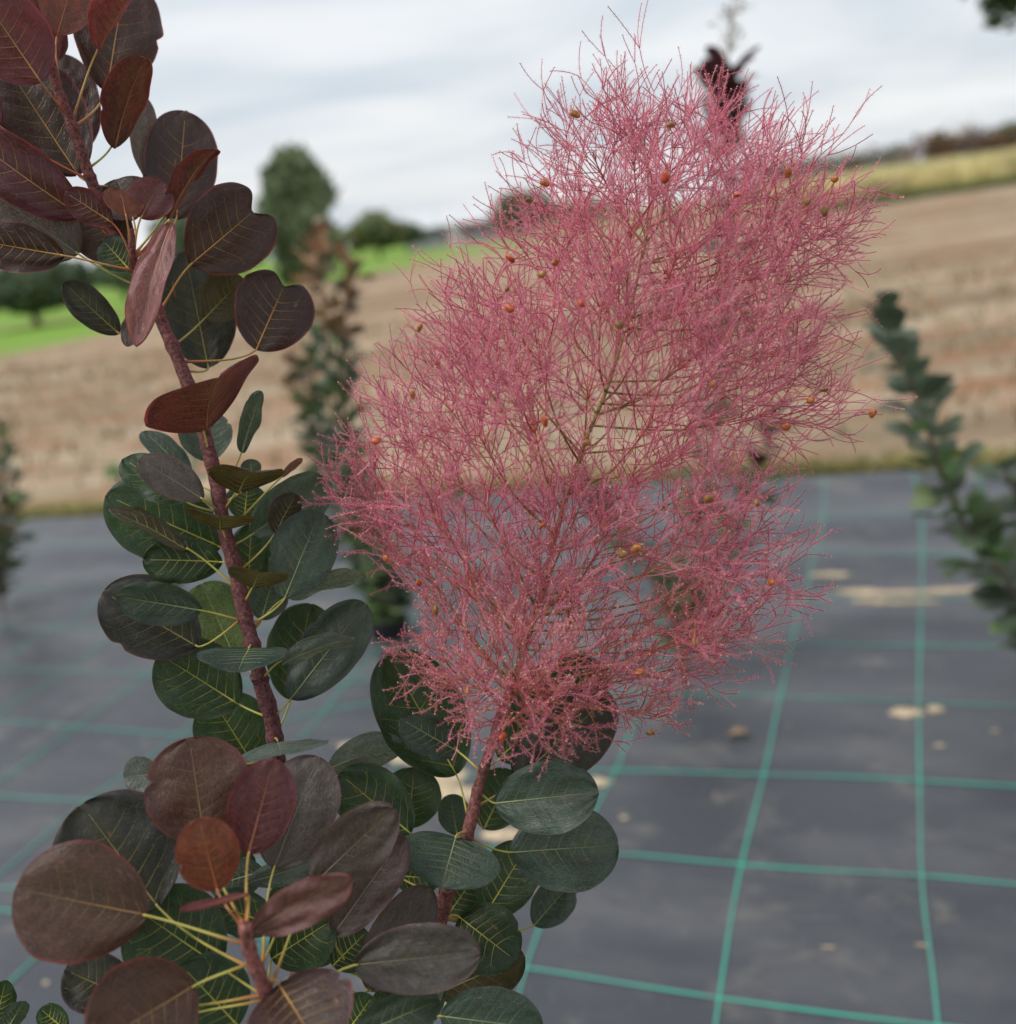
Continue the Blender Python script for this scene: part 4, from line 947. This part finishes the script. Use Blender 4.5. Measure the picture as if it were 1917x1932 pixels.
# plant behind the plume, dark red top with a wisp of smoke above the plume
cb = gnd(1285, 1275, GZ)
pb_ = shrub(cb, [sp_(cb, [(1300, 1180, 0), (1330, 950, 0), (1360, 700, 0), (1375, 400, 0), (1372, 150, 0)]),
      sp_(cb, [(1310, 1180, 0), (1400, 980, .05), (1460, 780, .05)]),
      sp_(cb, [(1270, 1170, 0), (1180, 1020, .05), (1090, 900, .08)]),
      sp_(cb, [(1280, 1180, 0), (1290, 1060, -.1), (1330, 960, -.1)])], GB, 'tall smoke bush behind the pink plume with dark red top rising above it', tipcols=[(.085, .028, .03), (.06, .022, .024)], seed=33, step=.014, size=.08)
random.seed(5)
for k in range(46):
    tp = at_y(1367 + rnd(-24, 24), rnd(150, 300), cb.y); d = V((rnd(-1, 1), rnd(-1, 1), rnd(.1, 1.1))).normalized(); sd2 = d.cross(V((0, 0, 1))).normalized(); n2_ = sd2.cross(d)
    if n2_.z < 0: n2_ = -n2_; sd2 = -sd2
    yy = n2_.cross(d); sc = rnd(.06, .095); o = bpy.data.objects.new('leaf', random.choice(BLM)); COL.objects.link(o); o.parent = pb_; o.matrix_parent_inverse = Matrix.Translation(cb).inverted()
    o.matrix_basis = Matrix(((d.x*sc, yy.x*sc*.6, n2_.x*sc, tp.x), (d.y*sc, yy.y*sc*.6, n2_.y*sc, tp.y), (d.z*sc, yy.z*sc*.6, n2_.z*sc, tp.z), (0, 0, 0, 1)))
    j_ = rnd(.7, 1.3); o.color = (.085 * j_, .026 * j_, .03 * j_, 1)
wm = MB(); a = at_y(1372, 165, cb.y); b_ = at_y(1395, -60, cb.y)
wm.tube(catmull([a, a.lerp(b_, .5) + V((-.008, 0, 0)), b_], 4), .0016, 5, (.30, .26, .16))
for _ in range(90):
    q = rnd(.25, 1); s_ = a.lerp(b_, q); d = V((rnd(-1, 1), rnd(-1, 1), rnd(-.2, 1.2))).normalized() * rnd(.015, .055)
    wm.tube([s_, s_ + d * .6 + V((0, 0, .004)), s_ + d], [.0007, .0005, .0004], 3, random.choice([(.34, .28, .20), (.28, .27, .18), (.40, .30, .25)]), False)
    if random.random() < .4:
        e_ = s_ + d
        leaf_cloud(wm, e_, (.006, .006, .006), 5, .008, [(.22, .20, .12), (.28, .24, .16)])
wm.build('seed_wisp', M_STEM, pb_)
# plant leaning in from the right
rb_ = gnd(2075, 1330, GZ)
shrub(rb_, [sp_(rb_, [(2030, 1240, 0), (1925, 1130, 0), (1800, 950, 0), (1740, 780, 0), (1668, 590, 0)]),
      sp_(rb_, [(2060, 1220, 0), (1990, 1060, .1), (1925, 950, .1), (1900, 890, .1)]),
      sp_(rb_, [(2080, 1250, 0), (2080, 1000, 0), (2090, 800, 0)])], GB, 'green smoke bush leaning over the mat, its long bare-based branch reaching up', tipcols=[(.085, .12, .07), (.11, .14, .09)], seed=44, step=.0095, bare=.12, size=.098)
# plant at the left edge
lb = gnd(0, 1150, GZ)
shrub(lb, [sp_(lb, [(0, 1080, 0), (5, 960, 0), (10, 800, 0)]), sp_(lb, [(5, 1090, 0), (25, 1010, .05), (30, 900, .05)]), sp_(lb, [(-10, 1090, 0), (-60, 960, 0), (-80, 820, 0)])],
      GB + [(.20, .12, .04)], 'bushy green smoke bush with orange lower leaves on the far side of the mat', seed=55, step=.012, size=.08)
# small plant hidden behind the main stem
hb_ = gnd(330, 1150, GZ)
shrub(hb_, [sp_(hb_, [(320, 1080, 0), (260, 960, 0), (215, 890, 0)]), sp_(hb_, [(335, 1080, 0), (350, 960, 0), (375, 850, 0)])], GB, 'small green smoke bush behind the reddish main stem', seed=66, step=.016)

# overhanging branch of a tree, upper right
random.seed(9)
def over_tree():
    base = V((5.6, 6.2, -.05)); root = empty('tree', base); tag(root, 'green leafy tree whose drooping branch hangs into the sky', 'tree')
    tb = MB(); tb.tube(catmull([base, base + V((.05, 0, 1.2)), base + V((-.1, .05, 2.4)), base + V((-.3, 0, 3.4))], 4), .09, 9)
    tip = at_y(1868, 20, 5.0)
    a = base + V((-.1, .05, 2.4))
    tb.tube(catmull([a, a.lerp(tip, .5) + V((0, 0, .35)), tip + V((.25, .1, .12)), tip], 6), [.05 - .0024 * i for i in range(19)], 7)
    tb.build('trunk', M_TRUNK, root)
    mb = MB()
    for (x, y, r) in [(1915, 0, .05), (1960, -20, .15), (1900, -40, .13), (2010, -70, .22),  (1890, -10, .05)]:
        leaf_cloud(mb, at_y(x, y, 5.0), (r, r, r), int(45 + 900 * r), .030, [(.08, .13, .05), (.06, .10, .04), (.11, .16, .06)], .1)
    for _ in range(26):
        leaf_cloud(mb, at_y(rnd(1822, 1960), rnd(-40, 48), 5.0), (.035, .03, .035), 16, .034, [(.09, .14, .055), (.07, .11, .045), (.13, .18, .07)], .1)
    for _ in range(16):
        c = base + V((rnd(-1.0, 1.0), rnd(-.8, .8), rnd(2.8, 4.2))); leaf_cloud(mb, c, (.5, .5, .4), 160, .06, [(.05, .085, .035), (.035, .06, .025)], .2)
    mb.build('crown', M_TREELEAF, root)
over_tree()
# a dead leaf on the mat
fp = gnd(1392, 1396, GZ); fu, fv = to_uv(fp)
m = MB(); S = leaf_surface(uvp(fu - .022, fv, mat_h(fu, fv) + .006), GU * .045 + V((0, 0, .012)), GV, .03, {'f': .5, 'c': .2, 'w': .08})
for i in range(9):
    for j in range(5): m.v.append(S(.002 + .124 * i, -1 + j / 2))
for i in range(8):
    for j in range(4): a = i * 5 + j; m.f.append((a, a + 1, a + 6, a + 5))
tag(m.build('fallen_leaf', simple('dead_leaf', (.20, .14, .09), .8, .2, .4, 60), None), 'curled brown dead leaf lying on the mat between green threads', 'leaf')
